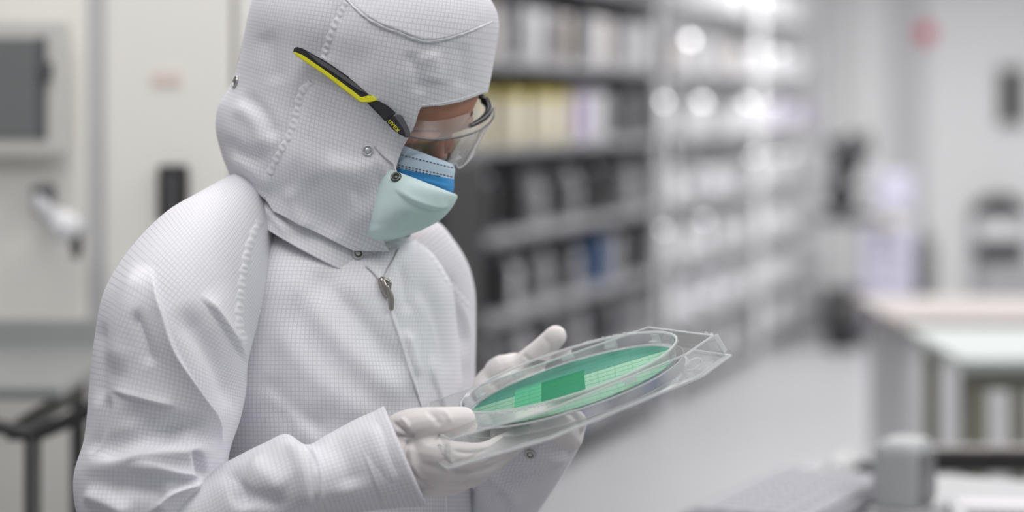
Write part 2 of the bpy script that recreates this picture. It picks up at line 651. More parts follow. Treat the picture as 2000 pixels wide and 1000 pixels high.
# black recessed handle on the panel
hx, hz = pxx(340, YL) - ox, pxz(378, YL)
hd = box('recessed_handle', (hx, -0.008, hz), (0.052, 0.03, 0.10), M_BLK, tool, bev=0.008)
box('handle_grip', (0.0 + hx, -0.026, hz), (0.018, 0.012, 0.07), M_DGREY, hd, bev=0.004)
lb = box('warning_label', (pxx(325, YL) - ox, -0.0015, pxz(155, YL)), (0.05, 0.002, 0.026), mat('label_pale_red', (0.76, 0.65, 0.60), 0.6), tool, bev=0.0005)
# screen
scr = empty('wall_screen', P(20, 172, 3.66))
tag(scr, 'flat grey display in a pale frame mounted on the pale process tool', 'screen')
box('bezel', (-0.05, 0.0, 0.0), (0.30, 0.03, 0.235), mat('bezel_pale', (0.60, 0.59, 0.56), 0.45), scr, bev=0.008)
box('display', (-0.065, -0.014, 0.0), (0.235, 0.012, 0.172), mat('display_grey', (0.17, 0.18, 0.18), 0.2), scr, bev=0.004)
box('side_strip', (0.058, -0.013, 0.0), (0.016, 0.014, 0.175), M_DGREY, scr, bev=0.003)
box('latch', (0.066, -0.018, 0.03), (0.02, 0.02, 0.03), M_DGREY, scr, bev=0.004)
# articulated bracket: black pivot, grey arm
br = empty('pivot_bracket', P(80, 390, 3.64))
tag(br, 'small grey articulated bracket with black pivot below the display', 'bracket')
box('mount', (0, 0.02, 0), (0.032, 0.05, 0.05), M_DGREY, br, bev=0.006)
v, f = tube([(0, -0.02, -0.002), (0.02, -0.05, -0.018), (0.045, -0.07, -0.032), (0.075, -0.075, -0.045)], [0.013, 0.016, 0.02, 0.018], n=16)
link('arm', mesh('arm', v, f), mat('bracket_grey', (0.55, 0.55, 0.58), 0.35), br)
lathe('joint', [(0.0, -0.02), (0.024, -0.018), (0.027, 0.0), (0.024, 0.018), (0.0, 0.02)], M_WHT, br, 20, (0.056, -0.075, -0.042), Matrix.Rotation(math.pi / 2, 3, 'X'))
v, f = tube([(0.07, -0.075, -0.05), (0.075, -0.07, -0.075), (0.074, -0.066, -0.09)], [0.014, 0.011, 0.008], n=8)
link('tip', mesh('tip', v, f), M_DGREY, br)

# steel table with a black tubular frame, front left
st = empty('steel_table', P(0, 1000, 3.2)); st.location.z = 0
tag(st, 'stainless table on a black tubular frame at the left edge', 'table')
zt = 1.115
sx0 = st.location.x; sy0 = st.location.y
xr = pxx(182, 3.3) - sx0
box('table_top', (xr - 0.55, 0.10, zt), (1.10, 0.50, 0.022), M_STAIN, st, bev=0.005)
box('back_splash', (xr - 0.55, 0.34, zt + 0.03), (1.10, 0.012, 0.05), M_STAIN, st, bev=0.003)
rp = [Vector(P(px_, py_, 3.0)) - Vector((sx0, sy0, 0)) for px_, py_ in ((185, 797), (110, 832), (64, 848), (0, 834), (-60, 828), (-300, 828))]
v, f = tube([tuple(q_) for q_ in rp], [0.0105] * 6, n=40, sides=12)
link('front_rail', mesh('front_rail', v, f), M_BLK, st)
for (x_, y_) in ((rp[2].x, rp[2].y), (xr - 1.0, -0.14), (xr - 0.06, 0.28), (xr - 1.0, 0.28)):
    top_ = rp[2].z - 0.005 if y_ < -0.15 else zt - 0.012
    lathe('leg', [(0.0, 0.0), (0.022, 0.0), (0.022, 0.02), (0.0125, 0.03), (0.0125, top_), (0.0, top_ + 0.001)], M_BLK, st, 14, (x_, y_, 0))
for s_ in (-1.0, -0.06):
    box('side_rail', (xr + s_, 0.06, zt - 0.055), (0.022, 0.46, 0.022), M_BLK, st, bev=0.004)

# ------------------------------------------------------------------ racks along the aisle
AD = Vector((0.318, 0.948, 0)); AD.normalize()
AN = Vector((AD.y, -AD.x, 0))
ARZ = math.atan2(AD.y, AD.x)        # local x runs along the aisle, local -y faces the aisle
R0 = Vector((-0.15, 7.79, 0))
RACK_D = 0.46


def rack(s0, length, levels, label, m, wire):
    o = R0 + AD * s0
    t = empty('storage_rack', o, ARZ)
    tag(t, label, 'rack', 'storage racks along the aisle')
    for x_ in (0.02, length - 0.02):
        for y_ in (0.02, RACK_D - 0.02):
            lathe('post', [(0.0, 0.0), (0.022, 0.0), (0.022, 0.012), (0.0135, 0.02), (0.0135, levels[-1] + 0.25), (0.0, levels[-1] + 0.255)], m, t, 12, (x_, y_, 0))
    for z in levels:
        if wire:
            def wires(bm):
                for y_ in (0.01, RACK_D - 0.01):
                    box_bm(bm, (length / 2, y_, -0.012), (length, 0.012, 0.034), 0.003, 1)
                for i in range(14):
                    box_bm(bm, (length / 2, 0.03 + i * (RACK_D - 0.06) / 13, 0), (length, 0.006, 0.006), 0.0, 1)
                for i in range(8):
                    box_bm(bm, (0.05 + i * (length - 0.1) / 7, RACK_D / 2, -0.008), (0.006, RACK_D, 0.008), 0.0, 1)
            s = link('wire_shelf', bm_mesh('wire_shelf', wires), m, t, False)
            s.location.z = z - 0.004
        else:
            def sh(bm):
                box_bm(bm, (length / 2, RACK_D / 2, -0.006), (length, RACK_D, 0.012), 0.003, 1)
                box_bm(bm, (length / 2, 0.006, -0.022), (length, 0.012, 0.032), 0.002, 1)
                box_bm(bm, (length / 2, RACK_D - 0.006, -0.022), (length, 0.012, 0.032), 0.002, 1)
            s = link('shelf', bm_mesh('shelf', sh), m, t, False)
            s.location.z = z
    return t


LV = [0.14, 0.42, 0.72, 1.03, 1.37, 1.70, 2.05]
M_RACKD = mat('rack_dark', (0.24, 0.24, 0.255), 0.4)
rk = rack(0.0, 2.75, LV, 'dark grey storage rack nearest the person, crowded with small cassettes', M_RACKD, False)
box('shade_panel', (1.375, RACK_D - 0.006, 1.15), (2.71, 0.008, 2.2), mat('rack_shade', (0.15, 0.15, 0.16), 0.5), rk, bev=0.002)  # dark sheet added behind the shelves, standing for the shade between them
box('end_panel', (2.735, RACK_D / 2, 1.15), (0.008, 0.41, 2.2), M_RACKD, rk, bev=0.002)
box('end_trim', (2.78, 0.02, 1.15), (0.05, 0.03, 2.3), M_LGREY, rk, bev=0.004)
rack(3.02, 2.1, LV, 'bright chrome wire rack in the middle of the aisle', M_CHROME, True)
rack(5.18, 2.1, LV, 'chrome wire rack at the far end of the aisle', M_CHROME, True)


# items for the shelves -------------------------------------------------
def proto_cassette(m, m2):
    """upright wafer cassette case: body with inset face, handle lid, foot strip"""
    t = empty('wafer_cassette')
    box('body', (0, 0, 0.092), (0.085, 0.19, 0.16), m, t, bev=0.010)
    box('lid', (0, 0, 0.184), (0.089, 0.194, 0.028), m2, t, bev=0.008)
    box('foot', (0, 0, 0.007), (0.080, 0.18, 0.014), m2, t, bev=0.003)
    v, f = tube([(0, -0.05, 0.197), (0, -0.045, 0.218), (0, 0.045, 0.218), (0, 0.05, 0.197)], [0.005] * 4, n=14, sides=8)
    link('handle', mesh('handle', v, f), m2, t)
    return t


def proto_bottle(m, m2):
    t = empty('reagent_bottle')
    lathe('body', [(0, 0), (0.046, 0.0), (0.05, 0.008), (0.05, 0.13), (0.044, 0.15), (0.02, 0.168), (0.02, 0.18), (0, 0.18)], m, t, 20)
    lathe('cap', [(0, 0.178), (0.026, 0.178), (0.026, 0.208), (0.022, 0.213), (0, 0.213)], m2, t, 16)
    return t


def proto_bin(m, m2):
    t = empty('storage_bin')

    def sh(bm):
        w_, d_, h_ = 0.17, 0.30, 0.15
        for sx in (-1, 1): box_bm(bm, (sx * (w_ / 2 - 0.004), 0, h_ / 2), (0.008, d_, h_), 0.002, 1)
        box_bm(bm, (0, d_ / 2 - 0.004, h_ / 2), (w_, 0.008, h_), 0.002, 1)
        box_bm(bm, (0, -d_ / 2 + 0.004, h_ * 0.36), (w_, 0.008, h_ * 0.72), 0.002, 1)
        box_bm(bm, (0, 0, 0.004), (w_, d_, 0.008), 0.002, 1)
    link('tub', bm_mesh('tub', sh), m, t, False)
    box('label_holder', (0, -0.153, 0.055), (0.09, 0.006, 0.04), m2, t, bev=0.002)
    box('front_lip', (0, -0.150, 0.110), (0.174, 0.014, 0.010), m, t, bev=0.003)
    return t


def proto_jar(m, m2):
    t = empty('round_canister')
    lathe('body', [(0, 0), (0.088, 0), (0.095, 0.01), (0.095, 0.12), (0.09, 0.13), (0, 0.13)], m, t, 28)
    lathe('dome_lid', [(0, 0.128), (0.098, 0.128), (0.098, 0.145), (0.085, 0.175), (0.05, 0.195), (0, 0.2)], mat('canister_lid_steel', (0.85, 0.85, 0.87), 0.14, metal=1.0), t, 28)
    return t


def proto_carton(m, m2):
    t = empty('carton')
    box('body', (0, 0, 0.085), (0.20, 0.26, 0.17), m, t, bev=0.005)
    box('tape', (0, -0.0, 0.1705), (0.05, 0.262, 0.0022), m2, t, bev=0.0005)
    box('flap', (0, -0.131, 0.14), (0.196, 0.003, 0.055), m, t, bev=0.001)
    return t


def proto_stackcase(m, m2):
    """low flat shipping case with a stepped lid"""
    t = empty('shipping_case')
    box('tray', (0, 0, 0.045), (0.21, 0.27, 0.09), m, t, bev=0.012)
    box('cover', (0, 0, 0.115), (0.195, 0.25, 0.05), m2, t, bev=0.016)
    for s_ in (-1, 1):
        box('clip', (s_ * 0.06, -0.137, 0.085), (0.03, 0.010, 0.035), m2, t, bev=0.003)
    return t


CS = {'pale grey': ((0.60, 0.60, 0.62), (0.70, 0.70, 0.72)), 'white': ((0.74, 0.74, 0.77), (0.80, 0.80, 0.82)), 'black': ((0.02, 0.02, 0.022), (0.035, 0.035, 0.04)),
      'dark grey': ((0.09, 0.09, 0.10), (0.30, 0.30, 0.32)), 'cream': ((0.62, 0.58, 0.47), (0.56, 0.48, 0.12)), 'lavender': ((0.46, 0.39, 0.58), (0.55, 0.50, 0.64)),
      'blue': ((0.06, 0.11, 0.22), (0.10, 0.17, 0.30)), 'grey brown': ((0.42, 0.38, 0.35), (0.56, 0.52, 0.50)), 'mid grey': ((0.34, 0.34, 0.36), (0.46, 0.46, 0.49))}
PROT = {}
KINDS = {'cassette': (proto_cassette, 'cassette', 'cassette', 0.112), 'bottle': (proto_bottle, 'bottle', 'capped bottle', 0.125), 'bin': (proto_bin, 'bin', 'open bin', 0.2),
         'jar': (proto_jar, 'canister', 'round canister', 0.225), 'carton': (proto_carton, 'carton', 'carton', 0.235), 'case': (proto_stackcase, 'case', 'shipping case', 0.245)}
RACKNAME = ['dark rack', 'middle chrome rack', 'far chrome rack']
SHELFN = ['lowest', 'second', 'third', 'fourth', 'fifth', 'sixth', 'top']


ORD = ['first', 'second', 'third', 'fourth', 'fifth', 'sixth', 'seventh', 'eighth', 'ninth', 'tenth', 'eleventh', 'twelfth', 'thirteenth', 'fourteenth', 'fifteenth', 'sixteenth', 'seventeenth', 'eighteenth']
COUNT = {}


def place(kind, colr, s, lev, rk_i, dy=0.0, rz=0.0):
    nth = COUNT.get((rk_i, lev), 0); COUNT[(rk_i, lev)] = nth + 1
    key = (kind, colr)
    fn, cat, noun, wd = KINDS[kind]
    loc = R0 + AD * s - AN * ((0.115 if rk_i == 0 else 0.17) + dy) + Vector((0, 0, LV[lev] + 0.001))
    if key not in PROT:
        a, b_ = CS[colr]
        gl_ = 0.14 if colr == 'white' else 0.35
        t = fn(mat('item_%s' % colr, a, gl_), mat('item_%s_trim' % colr, b_, gl_))
        PROT[key] = t
    else:
        src = PROT[key]
        t = src.copy(); COL.objects.link(t)
        for ch in src.children:
            c = ch.copy(); COL.objects.link(c); c.parent = t
    t.location = loc
    t.rotation_euler = (0, 0, ARZ + rz)
    tag(t, '%s %s, %s from the near end, %s shelf of the %s' % (colr, noun, ORD[nth], SHELFN[lev], RACKNAME[rk_i]), cat, '%s %ss on the %s' % (colr, noun, RACKNAME[rk_i]))
    return t


def fill(rk_i, s0, s1, lev, seq):
    s = s0
    i = 0
    while True:
        kind, colr = seq[i % len(seq)]
        wd = KINDS[kind][3]
        if s + wd > s1: break
        place(kind, colr, s + wd / 2, lev, rk_i, random.uniform(-0.008, 0.03) if kind in ('bottle', 'cassette') else 0.0, random.uniform(-0.05, 0.05))
        s += wd + (random.uniform(0.05, 0.12) if rk_i == 0 else random.uniform(0.05, 0.10))
        i += 1


c, bt, bn, jr, ct, cs = 'cassette', 'bottle', 'bin', 'jar', 'carton', 'case'
A0, A1 = 0.06, 2.68
fill(0, A0, A1, 6, [(ct, 'grey brown'), (c, 'mid grey'), (ct, 'pale grey'), (c, 'mid grey')])
fill(0, A0, A1, 5, [(c, 'pale grey'), (c, 'grey brown'), (bt, 'pale grey'), (c, 'mid grey'), (c, 'pale grey'), (c, 'dark grey'), (c, 'grey brown'), (c, 'black')])
fill(0, A0, 1.45, 4, [(c, 'cream')])
fill(0, 1.48, 1.86, 4, [(c, 'lavender'), (c, 'pale grey')])
fill(0, 1.90, A1, 4, [(c, 'mid grey'), (c, 'black'), (c, 'mid grey'), (c, 'black'), (c, 'grey brown'), (c, 'black')])
fill(0, A0, A1, 3, [(bt, 'mid grey'), (c, 'black'), (bt, 'pale grey'), (c, 'black'), (bt, 'dark grey'), (bt, 'mid grey'), (c, 'dark grey')])
fill(0, A0, 1.80, 2, [(bt, 'dark grey'), (bt, 'mid grey'), (c, 'black'), (bt, 'pale grey')])
fill(0, 1.84, 2.25, 2, [(c, 'blue'), (c, 'mid grey')])
fill(0, 2.28, A1, 2, [(c, 'black'), (c, 'black'), (bt, 'pale grey')])
fill(0, A0, A1, 1, [(bt, 'mid grey'), (c, 'dark grey'), (bt, 'dark grey'), (c, 'mid grey')])
fill(0, A0, A1, 0, [(ct, 'mid grey'), (c, 'blue'), (c, 'blue'), (ct, 'mid grey'), (bn, 'blue')])
B0, B1 = 3.08, 5.06
for lev, seq in enumerate([[(ct, 'pale grey'), (bn, 'mid grey')], [(bn, 'pale grey'), (ct, 'white')], [(jr, 'white'), (cs, 'pale grey'), (ct, 'pale grey')], [(cs, 'white'), (bn, 'pale grey'), (cs, 'mid grey')],
                           [(jr, 'white'), (bn, 'pale grey'), (cs, 'pale grey')], [(bn, 'grey brown'), (cs, 'white'), (jr, 'white'), (ct, 'pale grey')], [(ct, 'white'), (cs, 'pale grey')]]):
    fill(1, B0, B1, lev, seq)
D0, D1 = 5.24, 7.22
for lev, seq in enumerate([[(ct, 'pale grey'), (bn, 'pale grey')], [(bn, 'pale grey'), (cs, 'white')], [(cs, 'white'), (ct, 'pale grey')], [(bn, 'pale grey'), (jr, 'white')],
                           [(jr, 'white'), (cs, 'white'), (bn, 'lavender')], [(cs, 'white'), (jr, 'white')], [(ct, 'white'), (bn, 'pale grey')]]):
    fill(2, D0, D1, lev, seq)

# black cabinet added for the dark gap between the person and the racks
cb = empty('infill', (pxx(795, 6.9), 6.85, 0), ARZ - math.pi / 2)
tag(cb, 'tall black cabinet standing for the dark gap beside the near rack, behind the mask', 'infill')
box('body', (0, 0.2, 0.68), (0.26, 0.42, 1.32), M_BLK, cb, bev=0.012)
dr = box('door', (0, -0.018, 0.68), (0.245, 0.02, 1.28), M_BLK, cb, bev=0.006)
box('handle', (0.09, -0.034, 0.85), (0.014, 0.016, 0.12), M_DGREY, dr, bev=0.004)
box('plinth', (0, 0.2, 0.01), (0.24, 0.40, 0.02), M_DGREY, cb, bev=0.002)

# ------------------------------------------------------------------ far end of the aisle
YC = 13.6
M_LAV = mat('cart_lilac', (0.50, 0.49, 0.60), 0.4)
ca = empty('instrument_cart', (pxx(1722, YC), YC, 0), -0.15)
tag(ca, 'pale lilac instrument cart at the far end of the aisle', 'cart')
box('body', (0.04, 0.22, 0.42), (0.34, 0.40, 0.62), M_LAV, ca, bev=0.015)
box('worktop', (0, 0.22, 0.745), (0.46, 0.46, 0.03), M_LGREY, ca, bev=0.006)
for k in range(3):
    d_ = box('drawer', (0.04, 0.012, 0.24 + 0.2 * k), (0.31, 0.03, 0.18), M_LAV, ca, bev=0.006)
    box('pull', (0.04, -0.010, 0.29 + 0.2 * k), (0.12, 0.016, 0.014), M_GREY, d_, bev=0.003)
for sx_ in (-0.10, 0.18):
    for sy_ in (0.06, 0.38):
        lathe('caster', [(0, -0.016), (0.035, -0.016), (0.045, -0.008), (0.045, 0.008), (0.035, 0.016), (0, 0.016)], M_BLK, ca, 16, (sx_, sy_, 0.046), Matrix.Rotation(math.pi / 2, 3, 'Y'))
        box('caster_fork', (sx_, sy_, 0.085), (0.05, 0.05, 0.05), M_GREY, ca, bev=0.004)
mi = empty('microscope', (pxx(1665, YC), YC + 0.14, 0.762), 0.2)
mi.scale = (1.55, 1.3, 1.12)
tag(mi, 'dark bench microscope standing on the lilac cart', 'microscope')
box('base', (0, 0, 0.025), (0.20, 0.26, 0.05), M_DGREY, mi, bev=0.012)
box('stage', (0, -0.02, 0.17), (0.17, 0.17, 0.02), M_BLK, mi, bev=0.004)
v, f = tube([(0, 0.10, 0.08), (0, 0.12, 0.18), (0, 0.10, 0.33), (0, 0.0, 0.40)], [0.05, 0.045, 0.045, 0.055], n=16)
link('arm', mesh('arm', v, f), M_DGREY, mi)
lathe('turret', [(0, 0), (0.03, 0), (0.055, 0.05), (0.055, 0.12), (0, 0.12)], M_BLK, mi, 20, (0, -0.02, 0.27))
box('head', (0, 0.0, 0.43), (0.16, 0.19, 0.09), M_DGREY, mi, bev=0.02)
for s_ in (-0.033, 0.033):
    v, f = tube([(s_, -0.06, 0.45), (s_, -0.14, 0.50)], [0.02, 0.018], sides=12)
    link('eyepiece', mesh('eyepiece', v, f), M_BLK, mi)
lathe('focus_knob', [(0, -0.06), (0.03, -0.06), (0.03, 0.06), (0, 0.06)], M_DGREY, mi, 16, (0, 0.11, 0.12), Matrix.Rotation(math.pi / 2, 3, 'Y'))
bk = empty('waste_bin', (pxx(1648, 13.2), 13.25, 0))
tag(bk, 'black waste bin on the floor in front of the lilac cart', 'bin')
lathe('bucket', [(0, 0), (0.10, 0), (0.105, 0.01), (0.13, 0.36), (0.122, 0.36), (0.11, 0.3), (0, 0.28)], M_BLK, bk, 28)
lathe('rim', [(0.121, 0.355), (0.138, 0.355), (0.138, 0.385), (0.121, 0.385)], M_DGREY, bk, 28)
hm = empty('instrument_monitor', (pxx(1758, 13.6), 13.82, 0.762), 0.15)
tag(hm, 'pale monitor standing beside the dark microscope', 'monitor')
box('screen_back', (0, 0, 0.20), (0.26, 0.05, 0.24), M_LAV, hm, bev=0.02)
box('neck', (0, 0.02, 0.06), (0.05, 0.03, 0.12), M_LGREY, hm, bev=0.006)
box('foot', (0, 0, 0.008), (0.16, 0.14, 0.016), M_LGREY, hm, bev=0.006)
tn = empty('tray', (pxx(1745, 13.3), 13.52, 0.762))
tag(tn, 'small tan tray on the front of the lilac cart top', 'tray')
box('tray_base', (0, 0, 0.006), (0.12, 0.08, 0.012), mat('tan', (0.42, 0.34, 0.20), 0.5), tn, bev=0.004)
for s_ in (-1, 1):
    box('tray_wall', (s_ * 0.057, 0, 0.022), (0.006, 0.08, 0.024), mat('tan', (0.42, 0.34, 0.20)), tn, bev=0.002)
gl_ = empty('gas_cylinder', (pxx(1806, 14.3), 14.3, 0))
tag(gl_, 'slim dark grey gas cylinder beside the lilac cart', 'cylinder')
lathe('shell', [(0, 0), (0.065, 0.0), (0.07, 0.02), (0.07, 0.56), (0.05, 0.63), (0.02, 0.66), (0, 0.66)], mat('cylinder_grey', (0.16, 0.16, 0.165), 0.4), gl_, 24)
lathe('valve', [(0, 0.655), (0.018, 0.655), (0.018, 0.70), (0.03, 0.705), (0.03, 0.72), (0, 0.722)], M_STAIN, gl_, 14)

# things fixed on the back wall
YW = 15.43
wn = struct(box('window_1', P(1974, 188, YW), (0.22, 0.05, 0.46), M_LGREY, bev=0.008))
gp = box('pane', (0, -0.022, 0), (0.17, 0.012, 0.40), mat('dark_glass', (0.07, 0.075, 0.065), 0.12), wn, bev=0.003)
me = wn.data
wn.location = P(1974, 188, YW)
me.transform(Matrix.Translation(-P(1974, 188, YW)))
ab = empty('alarm_beacon', P(1806, 66, YW))
tag(ab, 'small red alarm beacon high on the far wall', 'alarm')
box('plate', (0, 0.0, 0), (0.15, 0.03, 0.15), M_WALL, ab, bev=0.01)
lathe('red_lens', [(0, 0), (0.066, 0), (0.066, 0.03), (0.045, 0.06), (0, 0.065)], mat('alarm_red', (0.80, 0.07, 0.14), 0.35), ab, 20, (0, -0.015, 0), Matrix.Rotation(math.pi / 2, 3, 'X'))
ds = empty('glove_dispenser', P(1950, 450, YW - 0.06))
tag(ds, 'wall dispenser with rounded black hood and black slot on the far wall', 'dispenser')
box('case', (0, 0, -0.02), (0.38, 0.14, 0.36), M_GREY, ds, bev=0.02)
v, f = tube([(-0.15, -0.03, 0.135), (-0.08, -0.05, 0.175), (0.08, -0.05, 0.175), (0.15, -0.03, 0.135)], [0.055, 0.07, 0.07, 0.055], n=16)
link('hood_cap', mesh('hood_cap', v, f), M_BLK, ds)
box('slot', (0, -0.07, -0.14), (0.35, 0.03, 0.12), M_BLK, ds, bev=0.01)
box('front_plate', (0, -0.072, 0.01), (0.33, 0.012, 0.14), M_WALL, ds, bev=0.005)
lk = empty('locker', (pxx(1960, YW), 15.2, 0))
tag(lk, 'low grey locker under the wall dispenser', 'locker')
box('body', (0, 0, 0.19), (0.46, 0.4, 0.36), M_LGREY, lk, bev=0.008)
box('door', (0, -0.205, 0.19), (0.43, 0.015, 0.32), M_GREY, lk, bev=0.004)
box('foot_strip', (0, 0, 0.01), (0.42, 0.36, 0.02), M_DGREY, lk, bev=0.002)

# ------------------------------------------------------------------ benches on the right
wb = empty('workbench', (1.277, 7.0, 0))
tag(wb, 'long bench with beige worktop and light grey fronts on the right', 'bench')
box('worktop', (0.72, 0.41, 0.80), (1.48, 0.86, 0.036), mat('worktop_beige', (0.34, 0.31, 0.30), 0.75), wb, bev=0.005)
box('carcass', (0.73, 0.43, 0.43), (1.40, 0.76, 0.70), M_LGREY, wb, bev=0.004)
for k in range(3):
    d_ = box('door', (0.27 + 0.46 * k, 0.04, 0.44), (0.445, 0.02, 0.66), M_LGREY, wb, bev=0.005)
    box('handle', (0.42 + 0.46 * k, 0.022, 0.70), (0.012, 0.02, 0.10), M_STAIN, d_, bev=0.003)
box('plinth', (0.73, 0.46, 0.04), (1.38, 0.68, 0.08), M_DGREY, wb, bev=0.003)
gt = empty('narrow_table', (1.06, 5.0, 0))
tag(gt, 'narrow table with pale green-grey top and olive legs in front of the beige bench', 'table')
box('table_top', (0.45, 0.33, 0.915), (0.92, 0.70, 0.03), mat('top_green_grey', (0.36, 0.395, 0.39), 0.6), gt, bev=0.005)
M_OLV = mat('leg_olive', (0.21, 0.21, 0.165), 0.45)
for x_ in (0.045, 0.14, 0.86):
    for y_ in (0.05, 0.62):
        box('leg', (x_, y_, 0.45), (0.036, 0.036, 0.90), M_OLV, gt, bev=0.004)
box('apron', (0.45, 0.05, 0.875), (0.86, 0.02, 0.05), M_OLV, gt, bev=0.003)
fr = empty('guard_rail', (0.70, 3.95, 0))
tag(fr, 'black horizontal guard rail in front of the olive-legged table', 'rail')
box('rail', (0.55, 0, 0.865), (1.10, 0.04, 0.038), M_BLK, fr, bev=0.008)
box('rail_cap', (0.55, 0, 0.889), (1.10, 0.05, 0.008), mat('cap_brown', (0.12, 0.10, 0.10), 0.5), fr, bev=0.003)
for x_ in (0.45, 1.06):
    box('post', (x_, 0, 0.43), (0.035, 0.035, 0.85), M_BLK, fr, bev=0.005)
    box('foot_plate', (x_, 0, 0.006), (0.10, 0.10, 0.012), M_BLK, fr, bev=0.003)

# desk in the right foreground, standing parallel to the aisle
DRZ = -math.radians(27)
dk = empty('control_desk', (0.262, 3.08, 0), DRZ)
tag(dk, 'light grey control desk in the bottom right foreground', 'desk')
M_DESK = mat('desk_grey', (0.46, 0.46, 0.475), 0.75, spec=0.2)
box('desk_top', (0.62, 0.12, 0.925), (1.24, 0.70, 0.03), M_DESK, dk, bev=0.008)
box('side_panel', (0.03, 0.12, 0.455), (0.03, 0.62, 0.91), M_DESK, dk, bev=0.004)
box('side_panel', (1.20, 0.12, 0.455), (0.03, 0.62, 0.91), M_DESK, dk, bev=0.004)
box('modesty_panel', (0.615, 0.38, 0.52), (1.14, 0.02, 0.70), M_DESK, dk, bev=0.003)


def desk_pt(x_, y_, z_=0.941):
    return dk.matrix_basis @ Vector((x_, y_, z_))


dk.matrix_basis = Matrix.Translation((0.262, 3.08, 0)) @ Matrix.Rotation(DRZ, 4, 'Z')


def keyboard(name, loc, rz, w_, d_, m, mk, label, cols, rows_):
    t = empty(name, loc, rz)
    tag(t, label, 'keyboard')
    box('housing', (0, 0, 0.009), (w_, d_, 0.018), m, t, bev=0.004)
    kw, kd = (w_ - 0.03) / cols, (d_ - 0.03) / rows_
    me = bm_mesh('key', lambda bm: box_bm(bm, (0, 0, 0), (kw * 0.84, kd * 0.84, 0.008), 0.0012, 1))
    me.materials.append(mk)
    for i in range(cols):
        for j in range(rows_):
            o = bpy.data.objects.new('key', me); COL.objects.link(o); o.parent = t
            o.location = (-w_ / 2 + 0.015 + kw * (i + 0.5), -d_ / 2 + 0.015 + kd * (j + 0.5), 0.021)
    return t


M_KEY = mat('key_grey', (0.40, 0.40, 0.44), 0.8, spec=0.2)
q = desk_pt(0.125, 0.09)
keyboard('keyboard', q, DRZ + 0.0, 0.20, 0.42, mat('kb_grey', (0.25, 0.25, 0.275), 0.8, spec=0.2), M_KEY, 'long grey keyboard lying on the control desk', 5, 12)
mo = empty('computer_mouse', desk_pt(0.10, 0.385), DRZ)
tag(mo, 'white computer mouse behind the grey keyboard', 'mouse')
v, f = tube([(0, -0.03, 0.014), (0, 0.0, 0.017), (0, 0.035, 0.013)], [0.022, 0.026, 0.02], n=12)
v = np.array(v); v[:, 2] = np.clip(v[:, 2], 0.0, None) * 0.8
link('shell', mesh('shell', v, f), mat('mouse_white', (0.5, 0.5, 0.51), 0.6), mo)
box('wheel', (0, 0.03, 0.026), (0.006, 0.014, 0.008), M_DGREY, mo, bev=0.002)
up = empty('upright_reader', P(1765, 1000, 3.08), -0.5); up.location.z = 0.941
tag(up, 'rounded grey upright reader standing on the control desk', 'reader')


def rd(bm):
    box_bm(bm, (0, 0, 0.052), (0.070, 0.10, 0.104), 0.022, 5)


link('housing', bm_mesh('housing', rd), mat('reader_grey', (0.33, 0.34, 0.35), 0.55), up, True)
box('face_plate', (0.035, 0, 0.052), (0.006, 0.07, 0.07), mat('reader_face', (0.13, 0.13, 0.135), 0.3), up, bev=0.002)
box('foot', (0, 0, 0.004), (0.08, 0.11, 0.008), M_GREY, up, bev=0.003)
lp = empty('laptop', P(1968, 1000, 2.98), -0.1); lp.location.z = 0.941
tag(lp, 'white laptop at the bottom right corner, keyboard towards the camera', 'laptop')
box('deck', (0, 0.0, 0.008), (0.15, 0.20, 0.016), mat('laptop_white', (0.52, 0.52, 0.54), 0.6), lp, bev=0.004)
ld = box('palm_rest', (0, 0.06, 0.0175), (0.13, 0.06, 0.003), mat('palm_rest_white', (0.58, 0.57, 0.60), 0.6), lp, bev=0.001)
me = bm_mesh('key', lambda bm: box_bm(bm, (0, 0, 0), (0.010, 0.013, 0.004), 0.001, 1)); me.materials.append(M_DGREY)
for i in range(9):
    for j in range(5):
        o = bpy.data.objects.new('key', me); COL.objects.link(o); o.parent = lp
        o.location = (-0.052 + i * 0.013, -0.075 + j * 0.016, 0.018)
cl = empty('cable_clip', P(1693, 908, 3.35)); cl.location.z = 0.941
tag(cl, 'small dark cable clip on the far edge of the control desk', 'clip')
lathe('base', [(0, 0), (0.025, 0), (0.025, 0.01), (0.015, 0.018), (0, 0.018)], M_BLK, cl, 16)
box('tongue', (0, 0, 0.022), (0.012, 0.03, 0.012), M_DGREY, cl, bev=0.003)

# ================================================================== PERSON
WHITE = (0.80, 0.795, 0.835)
LINE = (0.59, 0.58, 0.64)
M_SUIT = fabric('suit_cloth', WHITE, LINE)
M_SUITP = fabric('suit_cloth_plain', WHITE, (0.62, 0.62, 0.66), amount=0.25)
M_SKIN = mat('skin', (0.50, 0.235, 0.155), 0.5, var=0.08, scale=40, bump=0.15, bscale=220, sss=0.15)
M_GLOVE = mat('glove_latex', (0.80, 0.755, 0.745), 0.5, spec=0.4, var=0.03, scale=30, bump=0.12, bscale=60, sss=0.1)
M_STEEL = mat('snap_steel', (0.55, 0.54, 0.52), 0.28, metal=1.0)
M_BLACK = mat('black_plastic', (0.022, 0.022, 0.024), 0.35)
M_YELLOW = mat('yellow_plastic', (0.75, 0.72, 0.02), 0.4)
M_HAIR = mat('brow_hair', (0.05, 0.03, 0.02), 0.7)

# ---- head frame (head turned to the right, bowed over the wafer)
HN = np.array([0.53, 0.82, 0.2]); HN /= np.linalg.norm(HN)
HF = np.array([0.714, -0.445, -0.54]); HF -= HN * (HF @ HN); HF /= np.linalg.norm(HF)
HU = np.cross(HF, HN)
HO = np.array(P(735, 175, 2.08))


def HP(f, n, u):
    return HO + f * HF + n * HN + u * HU


